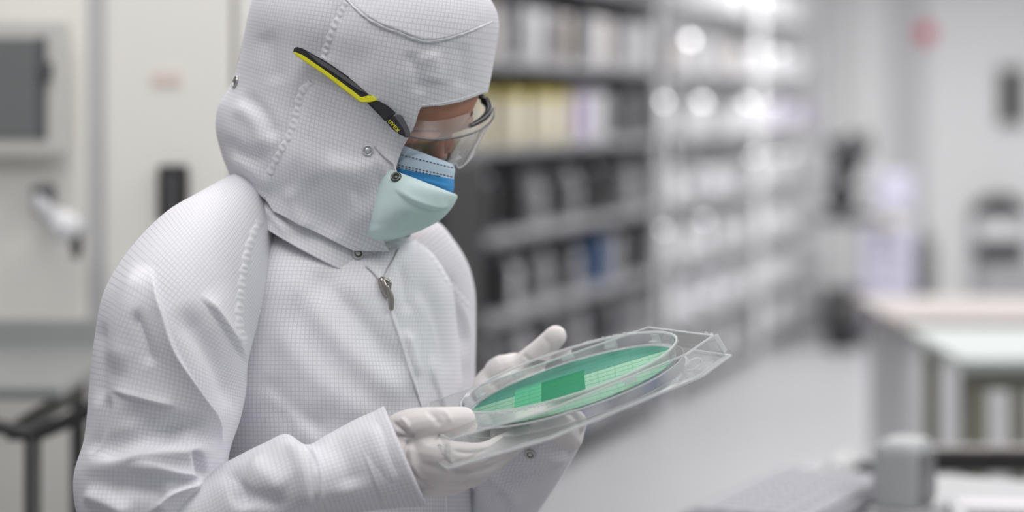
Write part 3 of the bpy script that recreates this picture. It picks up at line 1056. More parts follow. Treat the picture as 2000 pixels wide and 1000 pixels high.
# ---- body under the clothes: one continuous skin, head with a face
def head_grid():
    rows = [  # u, back, front, halfwidth
        (-0.134, 0.035, 0.066, 0.012), (-0.128, 0.015, 0.082, 0.030), (-0.112, -0.015, 0.087, 0.046), (-0.085, -0.05, 0.086, 0.058),
        (-0.055, -0.08, 0.081, 0.066), (-0.030, -0.092, 0.076, 0.070), (-0.010, -0.098, 0.083, 0.072), (0.008, -0.10, 0.0925, 0.073), (0.04, -0.10, 0.0965, 0.074),
        (0.075, -0.094, 0.086, 0.070), (0.102, -0.076, 0.060, 0.058), (0.116, -0.05, 0.03, 0.038), (0.121, -0.02, 0.0, 0.012)]
    S = spline(np.array(rows) * 1000, 60) / 1000
    G = []
    for u, b, f, wd in S:
        c = (b + f) / 2; a = (f - b) / 2
        ring = []
        for k in range(48):
            t = 2 * math.pi * k / 48
            ct, st = math.cos(t), math.sin(t)
            ff = c + a * math.copysign(abs(ct) ** 0.85, ct); nn = wd * math.copysign(abs(st) ** 0.9, st)
            ring.append(HP(ff, nn, u))
        G.append(ring)
    return np.array(G)


def closed_grid(G):
    nv, nu = G.shape[:2]
    f = [tuple(q) for q in grid_faces(nv, nu, True)] + [tuple(range(nu))[::-1], tuple((nv - 1) * nu + k for k in range(nu))]
    return G.reshape(-1, 3), f


def ball(c, r, n=16, ax=None):
    V = []
    Fs = []
    ax = ax if ax is not None else np.eye(3)
    r = np.asarray(r) * np.ones(3)
    m = n // 2
    for i in range(m + 1):
        th = math.pi * max(0.02, min(0.98, i / m))
        for k in range(n):
            ph = 2 * math.pi * k / n
            d = np.array([math.sin(th) * math.cos(ph) * r[0], math.sin(th) * math.sin(ph) * r[1], math.cos(th) * r[2]])
            V.append(np.asarray(c) + d @ ax)
    for i in range(m):
        for k in range(n):
            Fs.append((i * n + k, i * n + (k + 1) % n, (i + 1) * n + (k + 1) % n, (i + 1) * n + k))
    Fs.append(tuple(range(n))[::-1]); Fs.append(tuple(m * n + k for k in range(n)))
    return np.array(V), Fs


HAX = np.array([HF, HN, HU])
TC = P(570, 700, 2.14)        # torso axis at chest height
bs = np.array([0.7, 0.71, 0.0]); bf = np.array([0.71, -0.7, 0.0])
ZT = lambda py: P(570, py, 2.14)[2]
tx, ty = TC[0], TC[1]
parts = [closed_grid(head_grid())]
parts.append(tube([HP(0.078, 0, -0.0030), HP(0.088, 0, -0.0250), HP(0.098, 0, -0.0490), HP(0.100, 0, -0.0590)], [0.008, 0.009, 0.011, 0.012], n=10))
for s in (-1, 1):
    parts.append(ball(HP(0.093, s * 0.010, -0.0640), 0.0095, ax=HAX))                      # nostril wings
    parts.append(ball(HP(0.068, s * 0.0325, -0.0250), (0.0165, 0.0165, 0.0145), ax=HAX))   # eyeball under the lid
    parts.append(tube([HP(0.080, s * 0.012, 0.0050), HP(0.084, s * 0.033, 0.0080), HP(0.070, s * 0.056, 0.0010)], [0.008, 0.009, 0.008], n=8))  # brow ridge
    parts.append(tube([HP(0.062, s * 0.052, -0.0530), HP(0.076, s * 0.034, -0.0610)], [0.016, 0.014], n=6))    # cheek
    parts.append(ball(HP(-0.008, s * 0.076, 0.0), (0.02, 0.008, 0.032), ax=HAX))           # ear
parts.append(tube([HP(0.088, -0.02, -0.09), HP(0.094, 0, -0.088), HP(0.088, 0.02, -0.09)], [0.006, 0.008, 0.006], n=8))  # lips
parts.append(tube([HP(-0.03, 0, -0.04), (tx + 0.0, ty - 0.01, ZT(440)), (tx - 0.02, ty, ZT(520))], [0.062, 0.058, 0.07], n=12))
shz = ZT(570)
parts.append(tube([np.array([tx, ty, shz]) - bs * 0.15, np.array([tx, ty, shz + 0.02]), np.array([tx, ty, shz]) + bs * 0.15], [0.055, 0.075, 0.055], n=12))
parts.append(tube([(tx, ty, ZT(560)), (tx, ty, ZT(760)), (tx, ty, ZT(980)), (tx, ty, ZT(1200)), (tx, ty, 0.88)], [0.10, 0.115, 0.105, 0.11, 0.12], n=20, sides=20))
arms = [
    [P(320, 600, 1.975), P(300, 760, 1.95), P(300, 980, 1.93), P(470, 975, 1.89), P(640, 925, 1.88), P(745, 890, 1.885)],
    [P(845, 560, 2.235), P(855, 760, 2.235), P(905, 1060, 2.215), P(950, 1080, 2.18), P(985, 1010, 2.15), P(1025, 908, 2.11)]]
for a in arms:
    rr = np.linspace(0.036, 0.019, len(a))
    parts.append(tube([np.array(x) for x in a], rr, n=24))
for s in (-1, 1):
    hip = np.array([tx, ty, 0.86]) + bs * s * 0.085
    parts.append(tube([hip, hip + np.array([0, 0, -0.40]) + bf * 0.015, hip + np.array([0, 0, -0.76])], [0.085, 0.055, 0.038], n=14))
    foot = hip + np.array([0, 0, -0.80])
    parts.append(tube([foot - bf * 0.04, foot + bf * 0.13], [0.034, 0.03], n=6))
person = fuse('person', parts, 0.0035, 3, M_SKIN)
tag(person, 'person in hooded white cleanroom coverall, mask and gloves bowing over a green wafer', 'person')

# eyebrow hair and lashes of the eye on the near side
for s in (-1, 1):
    b = []
    for k in range(26):
        t = k / 25
        c = HP(0.0905 - 0.02 * t * t, s * (0.016 + 0.036 * t), 0.012 + 0.004 * math.sin(t * 3))
        b.append(tube([c, c + HN * s * 0.007 + HU * (0.004 - 0.006 * t) + HF * 0.001], [0.0008, 0.0003], sides=4, caps=False))
    v, f = merge(b)
    link('eyebrow', mesh('eyebrow', v, f), M_HAIR, person)
    b = []
    for k in range(22):
        t = k / 21
        c = HP(0.0815 - 0.012 * (2 * t - 1) ** 2, s * (0.02 + 0.027 * t), -0.034 - 0.002 * math.sin(t * 3.1))
        b.append(tube([c, c + HF * 0.006 - HU * 0.004 + HN * s * 0.003 * (t - 0.3)], [0.0006, 0.0002], sides=4, caps=False))
    v, f = merge(b)
    link('eyelashes', mesh('eyelashes', v, f), M_HAIR, person)

# ---- coverall: torso, raglan sleeves, legs
AF = angles(300, 80)
torso_rows = [
    (520, 430, 770, 462, 2.12, 0.070), (470, 452, 812, 474, 2.12, 0.095), (420, 490, 850, 502, 2.13, 0.120), (375, 550, 880, 556, 2.135, 0.142),
    (345, 640, 893, 640, 2.14, 0.158), (330, 740, 903, 745, 2.14, 0.166), (325, 850, 912, 855, 2.14, 0.168), (325, 1000, 928, 1005, 2.14, 0.165),
    (320, 1150, 915, 1155, 2.14, 0.165), (300, 1350, 905, 1350, 2.14, 0.17), (310, 1560, 895, 1560, 2.14, 0.155), (420, 1640, 790, 1640, 2.14, 0.10)]
T = loft(torso_rows, 420, AF, 2.15)
T = sculpt(T, True, [
    ('r', [(700, 500), (620, 560), (560, 640), (520, 760)], 26, -0.0034),
    ('r', [(560, 520), (640, 640), (760, 760), (812, 800)], 26, 0.0050),
    ('r', [(600, 520), (690, 610), (800, 740)], 20, -0.0050),
    ('r', [(520, 600), (600, 720), (700, 800), (760, 830)], 30, 0.0042),
    ('r', [(505, 720), (560, 800), (660, 850)], 26, -0.0050),
    ('r', [(620, 880), (560, 800), (500, 760)], 18, 0.0034),
    ('f', [(752, 575), (775, 640), (800, 720), (822, 790)], 26, 0.0059),
    ('f', [(880, 960), (890, 860), (860, 780), (830, 700)], 24, 0.0034),
    ('r', [(815, 520), (850, 640), (870, 740)], 22, -0.0050),
    ('r', [(790, 640), (805, 690), (815, 740)], 10, 0.0042),
    ('r', [(805, 560), (840, 660), (850, 760)], 12, 0.0034),
    ('r', [(780, 500), (792, 560), (800, 620)], 12, -0.0034),
    ('r', [(565, 458), (620, 488), (685, 518)], 6, -0.0042),
])
near_rows = [
    (505, 322, 545, 430, 2.085, 0.045), (455, 340, 535, 500, 2.06, 0.068), (395, 372, 520, 575, 2.025, 0.088), (322, 416, 500, 645, 1.995, 0.100), (252, 490, 488, 690, 1.97, 0.104),
    (207, 565, 483, 720, 1.955, 0.100), (187, 660, 480, 765, 1.945, 0.094), (177, 760, 468, 820, 1.935, 0.088), (167, 860, 447, 884, 1.925, 0.080),
    (147, 928, 440, 940, 1.915, 0.075), (152, 1000, 425, 1005, 1.91, 0.072), (185, 1075, 385, 1060, 1.905, 0.062), (235, 1125, 335, 1105, 1.905, 0.04), (275, 1140, 295, 1136, 1.905, 0.008), (284, 1141, 286, 1140, 1.905, 0.001)]
S1 = loft(near_rows, 460, AF, 2.0)
S1 = sculpt(S1, True, [
    ('r', [(288, 512), (262, 570), (240, 650), (228, 740)], 22, 0.0091),
    ('r', [(262, 600), (285, 660), (300, 720)], 14, -0.0052),
    ('r', [(212, 765), (200, 830), (172, 890)], 9, -0.0039),
    ('f', [(292, 515), (318, 600), (345, 690), (392, 775), (428, 832), (440, 880)], 40, 0.0156),
    ('r', [(350, 590), (400, 670), (450, 760), (462, 820)], 26, -0.0091),
    ('f', [(486, 718), (455, 668), (420, 615), (388, 572)], 30, 0.0078),
    ('f', [(350, 797), (285, 783), (210, 762)], 18, 0.0052),
    ('r', [(235, 790), (290, 830), (360, 850)], 26, -0.0052),
    ('f', [(398, 934), (345, 928), (300, 918), (250, 915)], 26, 0.010),
    ('r', [(160, 930), (215, 905), (300, 888), (380, 880), (435, 868)], 24, 0.009),
    ('r', [(382, 876), (390, 905), (398, 935)], 8, -0.0078),
    ('r', [(170, 900), (230, 870), (330, 845), (410, 830)], 20, -0.0078),
    ('f', [(285, 1005), (320, 965), (365, 945), (402, 935)], 26, 0.0130),
    ('r', [(160, 960), (220, 985), (260, 1010)], 16, 0.0078),
    ('r', [(200, 945), (260, 952), (330, 958)], 16, -0.005),
    ('r', [(200, 620), (196, 700), (190, 800)], 14, -0.0052),
])
fore_rows = [
    (330, 935, 330, 1125, 1.905, 0.060), (395, 925, 425, 1100, 1.895, 0.064), (445, 903, 490, 1060, 1.885, 0.064), (515, 868, 565, 1030, 1.88, 0.062),
    (562, 850, 608, 1010, 1.878, 0.060), (598, 870, 640, 1000, 1.876, 0.054), (640, 850, 690, 998, 1.878, 0.056), (700, 818, 765, 990, 1.882, 0.058), (748, 798, 828, 980, 1.886, 0.058)]
S2 = loft(fore_rows, 260, AF, 2.2)
S2 = sculpt(S2, True, [
    ('r', [(440, 910), (470, 960), (480, 1000)], 16, -0.006),
    ('r', [(560, 855), (590, 900), (600, 960), (600, 1000)], 14, 0.007),
    ('f', [(618, 990), (612, 930), (598, 880), (588, 862)], 30, 0.008),
    ('r', [(480, 900), (520, 930), (560, 960)], 24, 0.005),
    ('r', [(640, 850), (670, 900), (690, 960)], 26, -0.005),
    ('r', [(720, 820), (742, 880), (790, 960)], 22, 0.004),
    ('r', [(440, 960), (510, 975), (570, 990)], 16, -0.005),
])
far_rows = [
    (745, 482, 812, 452, 2.19, 0.055), (752, 520, 850, 433, 2.205, 0.075), (762, 560, 888, 472, 2.215, 0.085), (768, 600, 912, 512, 2.225, 0.088), (770, 650, 926, 560, 2.23, 0.088),
    (775, 720, 929, 640, 2.235, 0.085), (782, 800, 928, 740, 2.235, 0.082), (800, 900, 940, 850, 2.235, 0.08), (830, 1010, 965, 960, 2.225, 0.075), (850, 1110, 985, 1050, 2.21, 0.07), (890, 1160, 985, 1115, 2.20, 0.05), (925, 1170, 960, 1155, 2.20, 0.015), (941, 1170, 943, 1169, 2.20, 0.001)]
S3 = loft(far_rows, 260, AF, 2.0)
S3 = sculpt(S3, True, [
    ('r', [(868, 520), (895, 600), (905, 700)], 14, -0.006),
    ('r', [(880, 560), (912, 640), (915, 740)], 10, 0.004),
])
farf_rows = [
    (934, 1182, 936, 1182, 2.21, 0.001), (910, 1178, 960, 1176, 2.21, 0.02), (872, 1145, 995, 1138, 2.20, 0.055), (895, 1060, 1035, 1030, 2.17, 0.058), (920, 975, 1085, 950, 2.13, 0.058), (935, 915, 1115, 902, 2.11, 0.058), (950, 870, 1136, 860, 2.095, 0.056), (968, 838, 1141, 826, 2.085, 0.05)]
S4 = loft(farf_rows, 160, AF, 2.2)
S4 = sculpt(S4, True, [
    ('r', [(940, 900), (990, 960), (1010, 1000)], 16, 0.005), ('r', [(960, 960), (1000, 1000)], 12, -0.005)])


def leg_grid(s):
    hip = np.array([tx, ty, 0]) + bs * s * 0.085
    R = []
    for z, r, k in [(0.98, 0.13, 0.03), (0.88, 0.128, 0.02), (0.70, 0.118, 0.015), (0.50, 0.105, 0.02), (0.30, 0.095, 0.01), (0.16, 0.085, 0.0), (0.115, 0.075, 0.0)]:
        R.append([hip + np.array([0, 0, z]) + bf * k + (bs * math.cos(t) * r * 0.85 + bf * math.sin(t) * r) * (1 + 0.03 * math.sin(5 * t + z * 40)) for t in np.linspace(0, 2 * math.pi, 40, endpoint=False)])
    R = np.array(R)
    return spline(R.reshape(len(R), -1), 60).reshape(60, 40, 3)


GR = [(T, True, 150), (S1, True, 150), (S2, True, 150), (S3, True, 150), (S4, True, 150)] + [(leg_grid(s), True, 10) for s in (-1, 1)]
v, f, uv = join_grids(GR)
coverall = link('coverall', mesh('coverall', v, f, uv), M_SUIT, person)
tag(coverall, 'white zip-front coverall with fine grey thread grid')
BV_SUIT = BVHTree.FromPolygons([tuple(x) for x in v], [tuple(int(i) for i in q) for q in f])
for s in (-1, 1):
    foot = np.array([tx, ty, 0.0]) + bs * s * 0.085
    pts = [tube([foot - bf * 0.06 + np.array([0, 0, 0.047]), foot + bf * 0.05 + np.array([0, 0, 0.047]), foot + bf * 0.18 + np.array([0, 0, 0.04])], [0.045, 0.046, 0.038], n=12),
           tube([foot - bf * 0.03 + np.array([0, 0, 0.05]), foot - bf * 0.03 + np.array([0, 0, 0.16])], [0.05, 0.056], n=8)]
    fuse('overboot', pts, 0.006, 6, M_SUITP, person)

# ---- hood
AH = angles(340, 110)
hood_rows = [
    (452, 372, 800, 545, 2.09, 0.088, 0), (448, 340, 835, 512, 2.09, 0.090, 0), (436, 305, 862, 470, 2.085, 0.094, -0.005), (425, 250, 885, 420, 2.08, 0.098, -0.01), (432, 208, 897, 370, 2.08, 0.098, -0.015),
    (458, 168, 905, 315, 2.078, 0.098, -0.02), (477, 115, 925, 255, 2.07, 0.098, -0.025), (489, 75, 945, 182, 2.068, 0.102, -0.03), (500, 30, 958, 112, 2.065, 0.106, -0.03), (511, -8, 967, 43, 2.065, 0.104, -0.03),
    (525, -40, 960, 15, 2.065, 0.098, -0.03), (548, -70, 938, -18, 2.065, 0.086, -0.03), (600, -98, 890, -58, 2.065, 0.06, -0.02), (680, -115, 810, -95, 2.065, 0.02, 0)]
Hd = loft(hood_rows, 460, AH, 2.1)
Hd = sculpt(Hd, True, [
    ('f', [(962, 42), (925, 57), (882, 72), (832, 80), (780, 62), (735, 45), (700, 20), (672, -10)], 60, 0.0037),
    ('r', [(672, 0), (640, 90), (632, 130)], 16, -0.0025),
    ('r', [(640, 120), (600, 160), (575, 230), (555, 290), (525, 345)], 16, -0.0031),
    ('r', [(700, 120), (780, 150), (860, 130)], 40, 0.0025),
    ('r', [(835, 95), (850, 130), (850, 170)], 18, 0.0037),
    ('r', [(790, 100), (815, 140), (820, 190)], 14, -0.0025),
    ('r', [(900, 80), (905, 130), (900, 180)], 16, -0.0019),
    ('r', [(760, 340), (720, 370), (680, 390)], 20, -0.0043),
    ('r', [(770, 300), (700, 330), (620, 320)], 22, 0.0037),
    ('r', [(765, 390), (720, 420), (660, 440)], 20, 0.0031),
    ('r', [(450, 200), (500, 240), (520, 300)], 18, 0.0037),
    ('r', [(470, 180), (520, 230), (540, 280)], 14, -0.0037),
    ('r', [(430, 270), (470, 300), (530, 310)], 14, -0.0037),
    ('r', [(445, 300), (490, 330), (540, 370)], 12, 0.0037),
    ('r', [(560, 360), (580, 410), (600, 460)], 16, 0.0037),
    ('r', [(600, 340), (640, 400), (650, 470)], 24, -0.0037),
    ('r', [(510, 60), (530, 110), (540, 170)], 20, -0.0025),
])
op = [(1010, 168), (943, 183), (905, 197), (865, 206), (822, 211), (812, 240), (798, 268), (785, 293), (776, 320), (770, 345), (767, 375), (765, 400), (756, 428), (749, 455), (752, 475), (760, 490), (1010, 560)]


def in_poly(p, poly):
    x, y = p[:, 0], p[:, 1]
    r = np.zeros(len(p), bool)
    n = len(poly)
    for i in range(n):
        (x1, y1), (x2, y2) = poly[i], poly[(i + 1) % n]
        c = ((y1 > y) != (y2 > y)) & (x < (x2 - x1) * (y - y1) / (y2 - y1 + 1e-12) + x1)
        r ^= c
    return r


v, f, uv = join_grids([(Hd, True, 170)])
hem_back = [(440, 338), (470, 352), (520, 392), (556, 448), (610, 478), (690, 489), (765, 491), (1010, 560), (1010, 800), (300, 800), (300, 338)]
pp = proj(v)
kill = in_poly(pp, op) | in_poly(pp, hem_back)
f = f[~kill[f].all(1)]
# snap the rim vertices onto the drawn edge so that the cut is clean
edge = smooth_line(op[1:-1], 200)
rimv = np.unique(f[kill[f].any(1)]); rimv = rimv[kill[rimv]]
hb = smooth_line(hem_back[:7], 120)
for i in rimv:
    q = pp[i]
    best = None
    for E in (edge, hb):
        d = np.linalg.norm(E - q, axis=1); j = d.argmin()
        if best is None or d[j] < best[0]: best = (d[j], E[j])
    if best[0] < 12:
        Y = v[i][1]
        v[i] = np.array(P(best[1][0], best[1][1], Y))
used = np.unique(f)
remap = -np.ones(len(v), int); remap[used] = np.arange(len(used))
hood = link('hood', mesh('hood', v[used], remap[f], uv[used]), M_SUIT, person)
tag(hood, 'white hood with ruffled seams and stitched crown')
sol = hood.modifiers.new('cloth', 'SOLIDIFY'); sol.thickness = 0.0016; sol.offset = -1
BV_HOOD = BVHTree.FromPolygons([tuple(x) for x in v], [tuple(int(i) for i in q) for q in f])


def seam(name, bvh, line, width, parent, lift=0.0008, ruffle=0.0016, period=16, m=None):
    G = ribbon(bvh, line, width, lift, ruffle, period)
    v, f, uv = join_grids([(G, False)])
    a = G[1, 3] - G[0, 3]
    o = link(name, mesh(name, v, f, uv), m or M_SUITP, parent)
    return o


seam('ruffled_seam', BV_HOOD, [(676, 4), (655, 45), (640, 85), (630, 118)], 15, hood, 0.0006, 0.0012, 12)
seam('ruffled_seam', BV_HOOD, [(608, 160), (590, 178), (580, 215), (568, 258), (545, 300), (527, 338)], 16, hood, 0.0006, 0.0012, 12)
seam('crown_seam', BV_HOOD, [(674, -4), (700, 22), (735, 46), (780, 64), (832, 81), (882, 73), (925, 58), (960, 43)], 5, hood, 0.0012, 0.0006, 20)
seam('brow_hem', BV_HOOD, [(938, 180), (905, 192), (865, 201), (824, 206)], 5, hood, 0.0006, 0.0)
seam('ruffled_seam', BV_SUIT, [(507, 432), (490, 470), (478, 520), (470, 580), (468, 630), (478, 672)], 18, coverall, 0.0006, 0.0013, 13)
seam('ruffled_seam', BV_SUIT, [(808, 470), (838, 495), (868, 540), (900, 580), (918, 600)], 12, coverall, 0.0006, 0.0012, 12)


def ring_on(name, bvh, c, r, m, parent, tube_r=0.0011, lift=0.001):
    """snap fastener: raised metal ring with a domed centre lying on the cloth"""
    h = hit(bvh, *c)
    n = h[1] if h[1].y < 0 else -h[1]
    o0 = h[0] + n * lift
    e = n.cross(Vector((0, 0, 1))).normalized(); g = n.cross(e)
    ring = [np.array(o0 + (e * math.cos(t) + g * math.sin(t)) * r) for t in np.linspace(0, 2 * math.pi, 28, endpoint=False)]
    p1 = tube(ring, [tube_r] * 28, sides=8, closed=True)
    p2 = ball(np.array(o0), (r * 0.62, r * 0.62, 0.0009), 14, np.array([e, g, n]))
    v, f = merge([p1, p2])
    return link(name, mesh(name, v, f), m, parent)


M_RING = mat('snap_cloth_cover', (0.62, 0.63, 0.64), 0.3, metal=0.6)
ring_on('snap_fastener', BV_HOOD, (718, 294), 0.0044, M_RING, hood, 0.0007)
ring_on('snap_fastener', BV_HOOD, (461, 160), 0.005, M_STEEL, hood)

# ---- collar standing round the neck
CA = np.linspace(0, 1, 200)
col_rows = [(452, 380, 800, 560, 2.10, 0.098), (456, 352, 806, 500, 2.10, 0.091), (462, 330, 804, 458, 2.10, 0.086)]
CANG = angles(160, 90)
CG = loft(col_rows, 30, CANG, 2.05)
# the collar dips on the side nearest the camera
CG[..., 2] -= (np.clip(np.sin(CANG), 0, 1) ** 0.8)[None, :] * np.linspace(0.018, 0.010, 30)[:, None]
CG = sculpt(CG, True, [('r', [(470, 365), (530, 420), (570, 470)], 9, 0.003), ('f', [(500, 372), (545, 420), (580, 460)], 10, 0.002)])
v, f, uv = join_grids([(CG, True, 80)])
collar = link('collar', mesh('collar', v, f, uv), M_SUIT, coverall)
sm = collar.modifiers.new('cloth', 'SOLIDIFY'); sm.thickness = 0.002
BV_COL = BVHTree.FromPolygons([tuple(x) for x in v], [tuple(int(i) for i in q) for q in f])
ring_on('snap_fastener', BV_COL, (698, 494), 0.0050, M_STEEL, coverall, 0.0014, 0.0015)

# ---- zip of the coverall
h = hit(BV_SUIT, 748, 560)
M_ZIP = mat('zip_metal', (0.36, 0.34, 0.31), 0.35, metal=1.0)


def on(bvh, px, py, lift):
    h = hit(bvh, px, py)
    if h[0] is None:
        h = bvh.find_nearest(P(px, py, 2.0))
    n = h[1] if h[1].y < 0 else -h[1]
    return np.array(h[0] + n * lift)


slider_path = [on(BV_SUIT, 744, 551, 0.003), on(BV_SUIT, 749, 566, 0.0035), on(BV_SUIT, 753, 576, 0.003)]
v1 = tube(slider_path, [0.0042, 0.0046, 0.0036], sides=10)
loopp = [on(BV_SUIT, 746, 549, 0.006), on(BV_SUIT, 752, 556, 0.009), on(BV_SUIT, 753, 570, 0.007)]
v2 = tube(loopp, [0.0016, 0.0018, 0.0016], sides=8, n=10)
v, f = merge([v1, v2])
slider = link('zip_slider', mesh('zip_slider', v, f), M_ZIP, coverall)
tabp = [on(BV_SUIT, 749, 564, 0.0075), on(BV_SUIT, 756, 584, 0.006), on(BV_SUIT, 761, 604, 0.004)]
link('zip_pull', mesh('zip_pull', *tube(tabp, [0.0022, 0.0032, 0.0026], sides=6, n=10)), M_ZIP, coverall)
for ln in ([(742, 549), (730, 534), (716, 521)], [(748, 548), (756, 530), (768, 508), (778, 488)]):
    pts = [on(BV_SUIT, x, y, 0.0012) for x, y in smooth_line(ln, 14)]
    link('zip_teeth', mesh('zip_teeth', *tube(pts, [0.0013] * 14, sides=6)), mat('zip_tape', (0.66, 0.66, 0.68), 0.6), coverall)
pts = [on(BV_SUIT, x, y, 0.0006) for x, y in smooth_line([(761, 604), (778, 652), (800, 722), (822, 792), (850, 870), (868, 950), (872, 1010)], 60)]
link('placket_edge', mesh('placket_edge', *tube(pts, [0.0011] * 60, sides=6)), M_SUITP, coverall)

# ---- cuffs
CU = loft([(688, 826, 752, 992, 1.882, 0.060), (722, 810, 790, 988, 1.884, 0.061), (750, 797, 831, 982, 1.886, 0.060), (746, 802, 826, 978, 1.886, 0.054)], 60, angles(120, 60), 2.2)
v, f, uv = join_grids([(CU, True, 60)])
link('cuff', mesh('cuff', v, f, uv), M_SUIT, coverall)
CU2 = loft([(972, 948, 1092, 922, 2.115, 0.060), (958, 905, 1118, 892, 2.105, 0.062), (952, 865, 1138, 856, 2.095, 0.060), (966, 834, 1144, 822, 2.085, 0.053), (970, 840, 1138, 828, 2.085, 0.046)], 80, angles(120, 60), 2.2)
CU2 = sculpt(CU2, True, [('r', [(985, 880), (1010, 915), (1060, 935)], 12, -0.006), ('r', [(1040, 860), (1075, 895), (1120, 900)], 16, 0.004)])
v, f, uv = join_grids([(CU2, True, 60)])
cf = link('cuff', mesh('cuff', v, f, uv), M_SUIT, coverall)
sm = cf.modifiers.new('cloth', 'SOLIDIFY'); sm.thickness = 0.0016; sm.offset = -1
BV_CUF = BVHTree.FromPolygons([tuple(x) for x in v], [tuple(int(i) for i in q) for q in f])
ring_on('snap_fastener', BV_CUF, (1036, 886), 0.0042, M_STEEL, coverall, 0.0012, 0.0016)

# ---- masks
M_BLUE = mat('surgical_blue', (0.045, 0.30, 0.66), 0.8, var=0.12, scale=60, bump=0.1)
M_PALE = mat('surgical_pale', (0.56, 0.69, 0.80), 0.8, var=0.05, scale=60)
M_VEIL = mat('veil_mint', (0.60, 0.74, 0.74), 0.8, var=0.04, scale=30, bump=0.05, bscale=30)
M_STITCH = mat('stitch_grey', (0.10, 0.13, 0.20), 0.8)
AM = angles(110, 60)
BG = loft([(728, 262, 884, 320, 2.052, 0.058), (726, 285, 889, 332, 2.052, 0.059), (724, 312, 887, 346, 2.052, 0.059), (722, 340, 887, 366, 2.052, 0.058), (720, 372, 880, 392, 2.052, 0.055)], 90, AM, 2.0)
BG = sculpt(BG, True, [('f', [(780, 344), (820, 350), (885, 366)], 8, 0.0012), ('f', [(780, 328), (830, 338), (885, 352)], 6, 0.001)])
nb = 43
v, f, uv = join_grids([(BG[:nb + 1], True)])
band = link('face_mask', mesh('face_mask', v, f, uv), M_PALE, person)
tag(band, 'blue pleated surgical mask under the outer veil')
BV_B = BVHTree.FromPolygons([tuple(x) for x in v], [tuple(int(i) for i in q) for q in f])
v, f, uv = join_grids([(BG[nb:], True)])
link('mask_pleat', mesh('mask_pleat', v, f, uv), M_BLUE, band)
for (x0, y0, x1, y1) in [(778, 301, 887, 329), (778, 322, 886, 346), (778, 326, 885, 351)]:
    parts = []
    for k in range(16):
        a = k / 16; b = (k + 0.55) / 16
        try:
            q0 = on(BV_B, x0 + (x1 - x0) * a, y0 + (y1 - y0) * a, 0.0004); q1 = on(BV_B, x0 + (x1 - x0) * b, y0 + (y1 - y0) * b, 0.0004)
        except Exception:
            continue
        parts.append(tube([q0, q1], [0.0005, 0.0005], sides=4, caps=False))
    v, f = merge(parts)
    link('stitching', mesh('stitching', v, f), M_STITCH, band)
VG = loft([(726, 318, 888, 381, 2.048, 0.066), (722, 340, 891, 384, 2.046, 0.069), (718, 372, 880, 405, 2.045, 0.070), (714, 405, 858, 428, 2.045, 0.068), (712, 432, 830, 444, 2.046, 0.062), (712, 460, 800, 456, 2.05, 0.052), (722, 478, 782, 462, 2.055, 0.03)], 110, AM, 2.1)
VG = sculpt(VG, True, [
    ('f', [(884, 404), (845, 404), (805, 392), (768, 366)], 20, 0.0045), ('r', [(770, 420), (810, 432), (850, 425)], 12, -0.002), ('f', [(860, 440), (800, 452), (750, 455)], 10, 0.0015)])
v, f, uv = join_grids([(VG, True)])
veil = link('face_veil', mesh('face_veil', v, f, uv), M_VEIL, person)
tag(veil, 'pale mint cloth veil snapped to the hood over mouth and chin')
sm = veil.modifiers.new('cloth', 'SOLIDIFY'); sm.thickness = 0.0012; sm.offset = 1
top = [VG[0, k] for k in range(0, 110)]
link('hem', mesh('hem', *tube(np.array(top)[::2], [0.0010] * 55, sides=6)), mat('veil_edge', (0.66, 0.75, 0.80), 0.8), veil)
BV_V = BVHTree.FromPolygons([tuple(x) for x in v], [tuple(int(i) for i in q) for q in f])
ring_on('snap_fastener', BV_V, (774, 347), 0.0040, mat('snap_dark', (0.10, 0.11, 0.10), 0.35, metal=0.8), veil, 0.0014, 0.0012)
pts = [on(BV_HOOD, x, y, 0.001) for x, y in [(731, 284), (742, 298), (756, 311), (768, 320)]] + [on(BV_V, 790, 342, 0.0015)]
link('ear_loop', mesh('ear_loop', *tube(pts, [0.0009] * 5, sides=6, n=20)), mat('elastic', (0.66, 0.62, 0.60), 0.7), band)

# ---- safety glasses (worn over the hood)
glasses = empty('safety_glasses', HP(0.08, 0, 0.015))
tag(glasses, 'clear wraparound safety glasses with black and yellow temples over the hood', 'glasses')


def gl(name, v, f, m, uv=None, smooth=True):
    o = link(name, mesh(name, v, f, uv), m, glasses, smooth)
    o.matrix_parent_inverse = Matrix.Translation(glasses.location).inverted()
    return o


M_LENS = clear('lens_polycarbonate', haze=0.035, tint=(0.95, 0.95, 0.95), rough=0.02, gl=1.6)
M_LEDGE = clear('clear_ledge', haze=0.16, tint=(0.93, 0.94, 0.94), rough=0.3, gl=0.8)
M_SMOKE = mat('hinge_grey', (0.10, 0.10, 0.105), 0.3)


def lens_pt(th, k, off=0.0):
    """th: degrees round the face (negative = near side), k: 0 lower edge .. 1 upper edge"""
    t = math.radians(th)
    ct = abs(math.cos(t))
    f = 0.078 + (0.036 + off) * ct; n = (0.073 + off) * math.sin(t)
    ut = 0.021 + 0.001 * ct - 0.002 * (1 - ct); ub = -0.012 - 0.018 * ct + 0.013 * math.exp(-(th / 9.0) ** 2)
    u = ub + (ut - ub) * k
    f += -0.006 * (1 - k) * ct
    return HP(f, n, u)


TH = np.linspace(-88, 84, 90)
G = np.array([[lens_pt(t, k) for t in TH] for k in np.linspace(0, 1, 20)])
v, f, uv = join_grids([(G, False)])
gl('lens', v, f, M_LENS, uv)
ed = np.array([lens_pt(t, 1) for t in TH]); gl('upper_rim', *tube(ed, [0.0010] * len(ed), sides=6), mat('rim_grey', (0.16, 0.16, 0.17), 0.25))
ed = np.array([lens_pt(t, 0) for t in TH]); gl('lower_rim', *tube(ed, [0.0008] * len(ed), sides=6), clear('rim_clear', haze=0.45, rough=0.05))
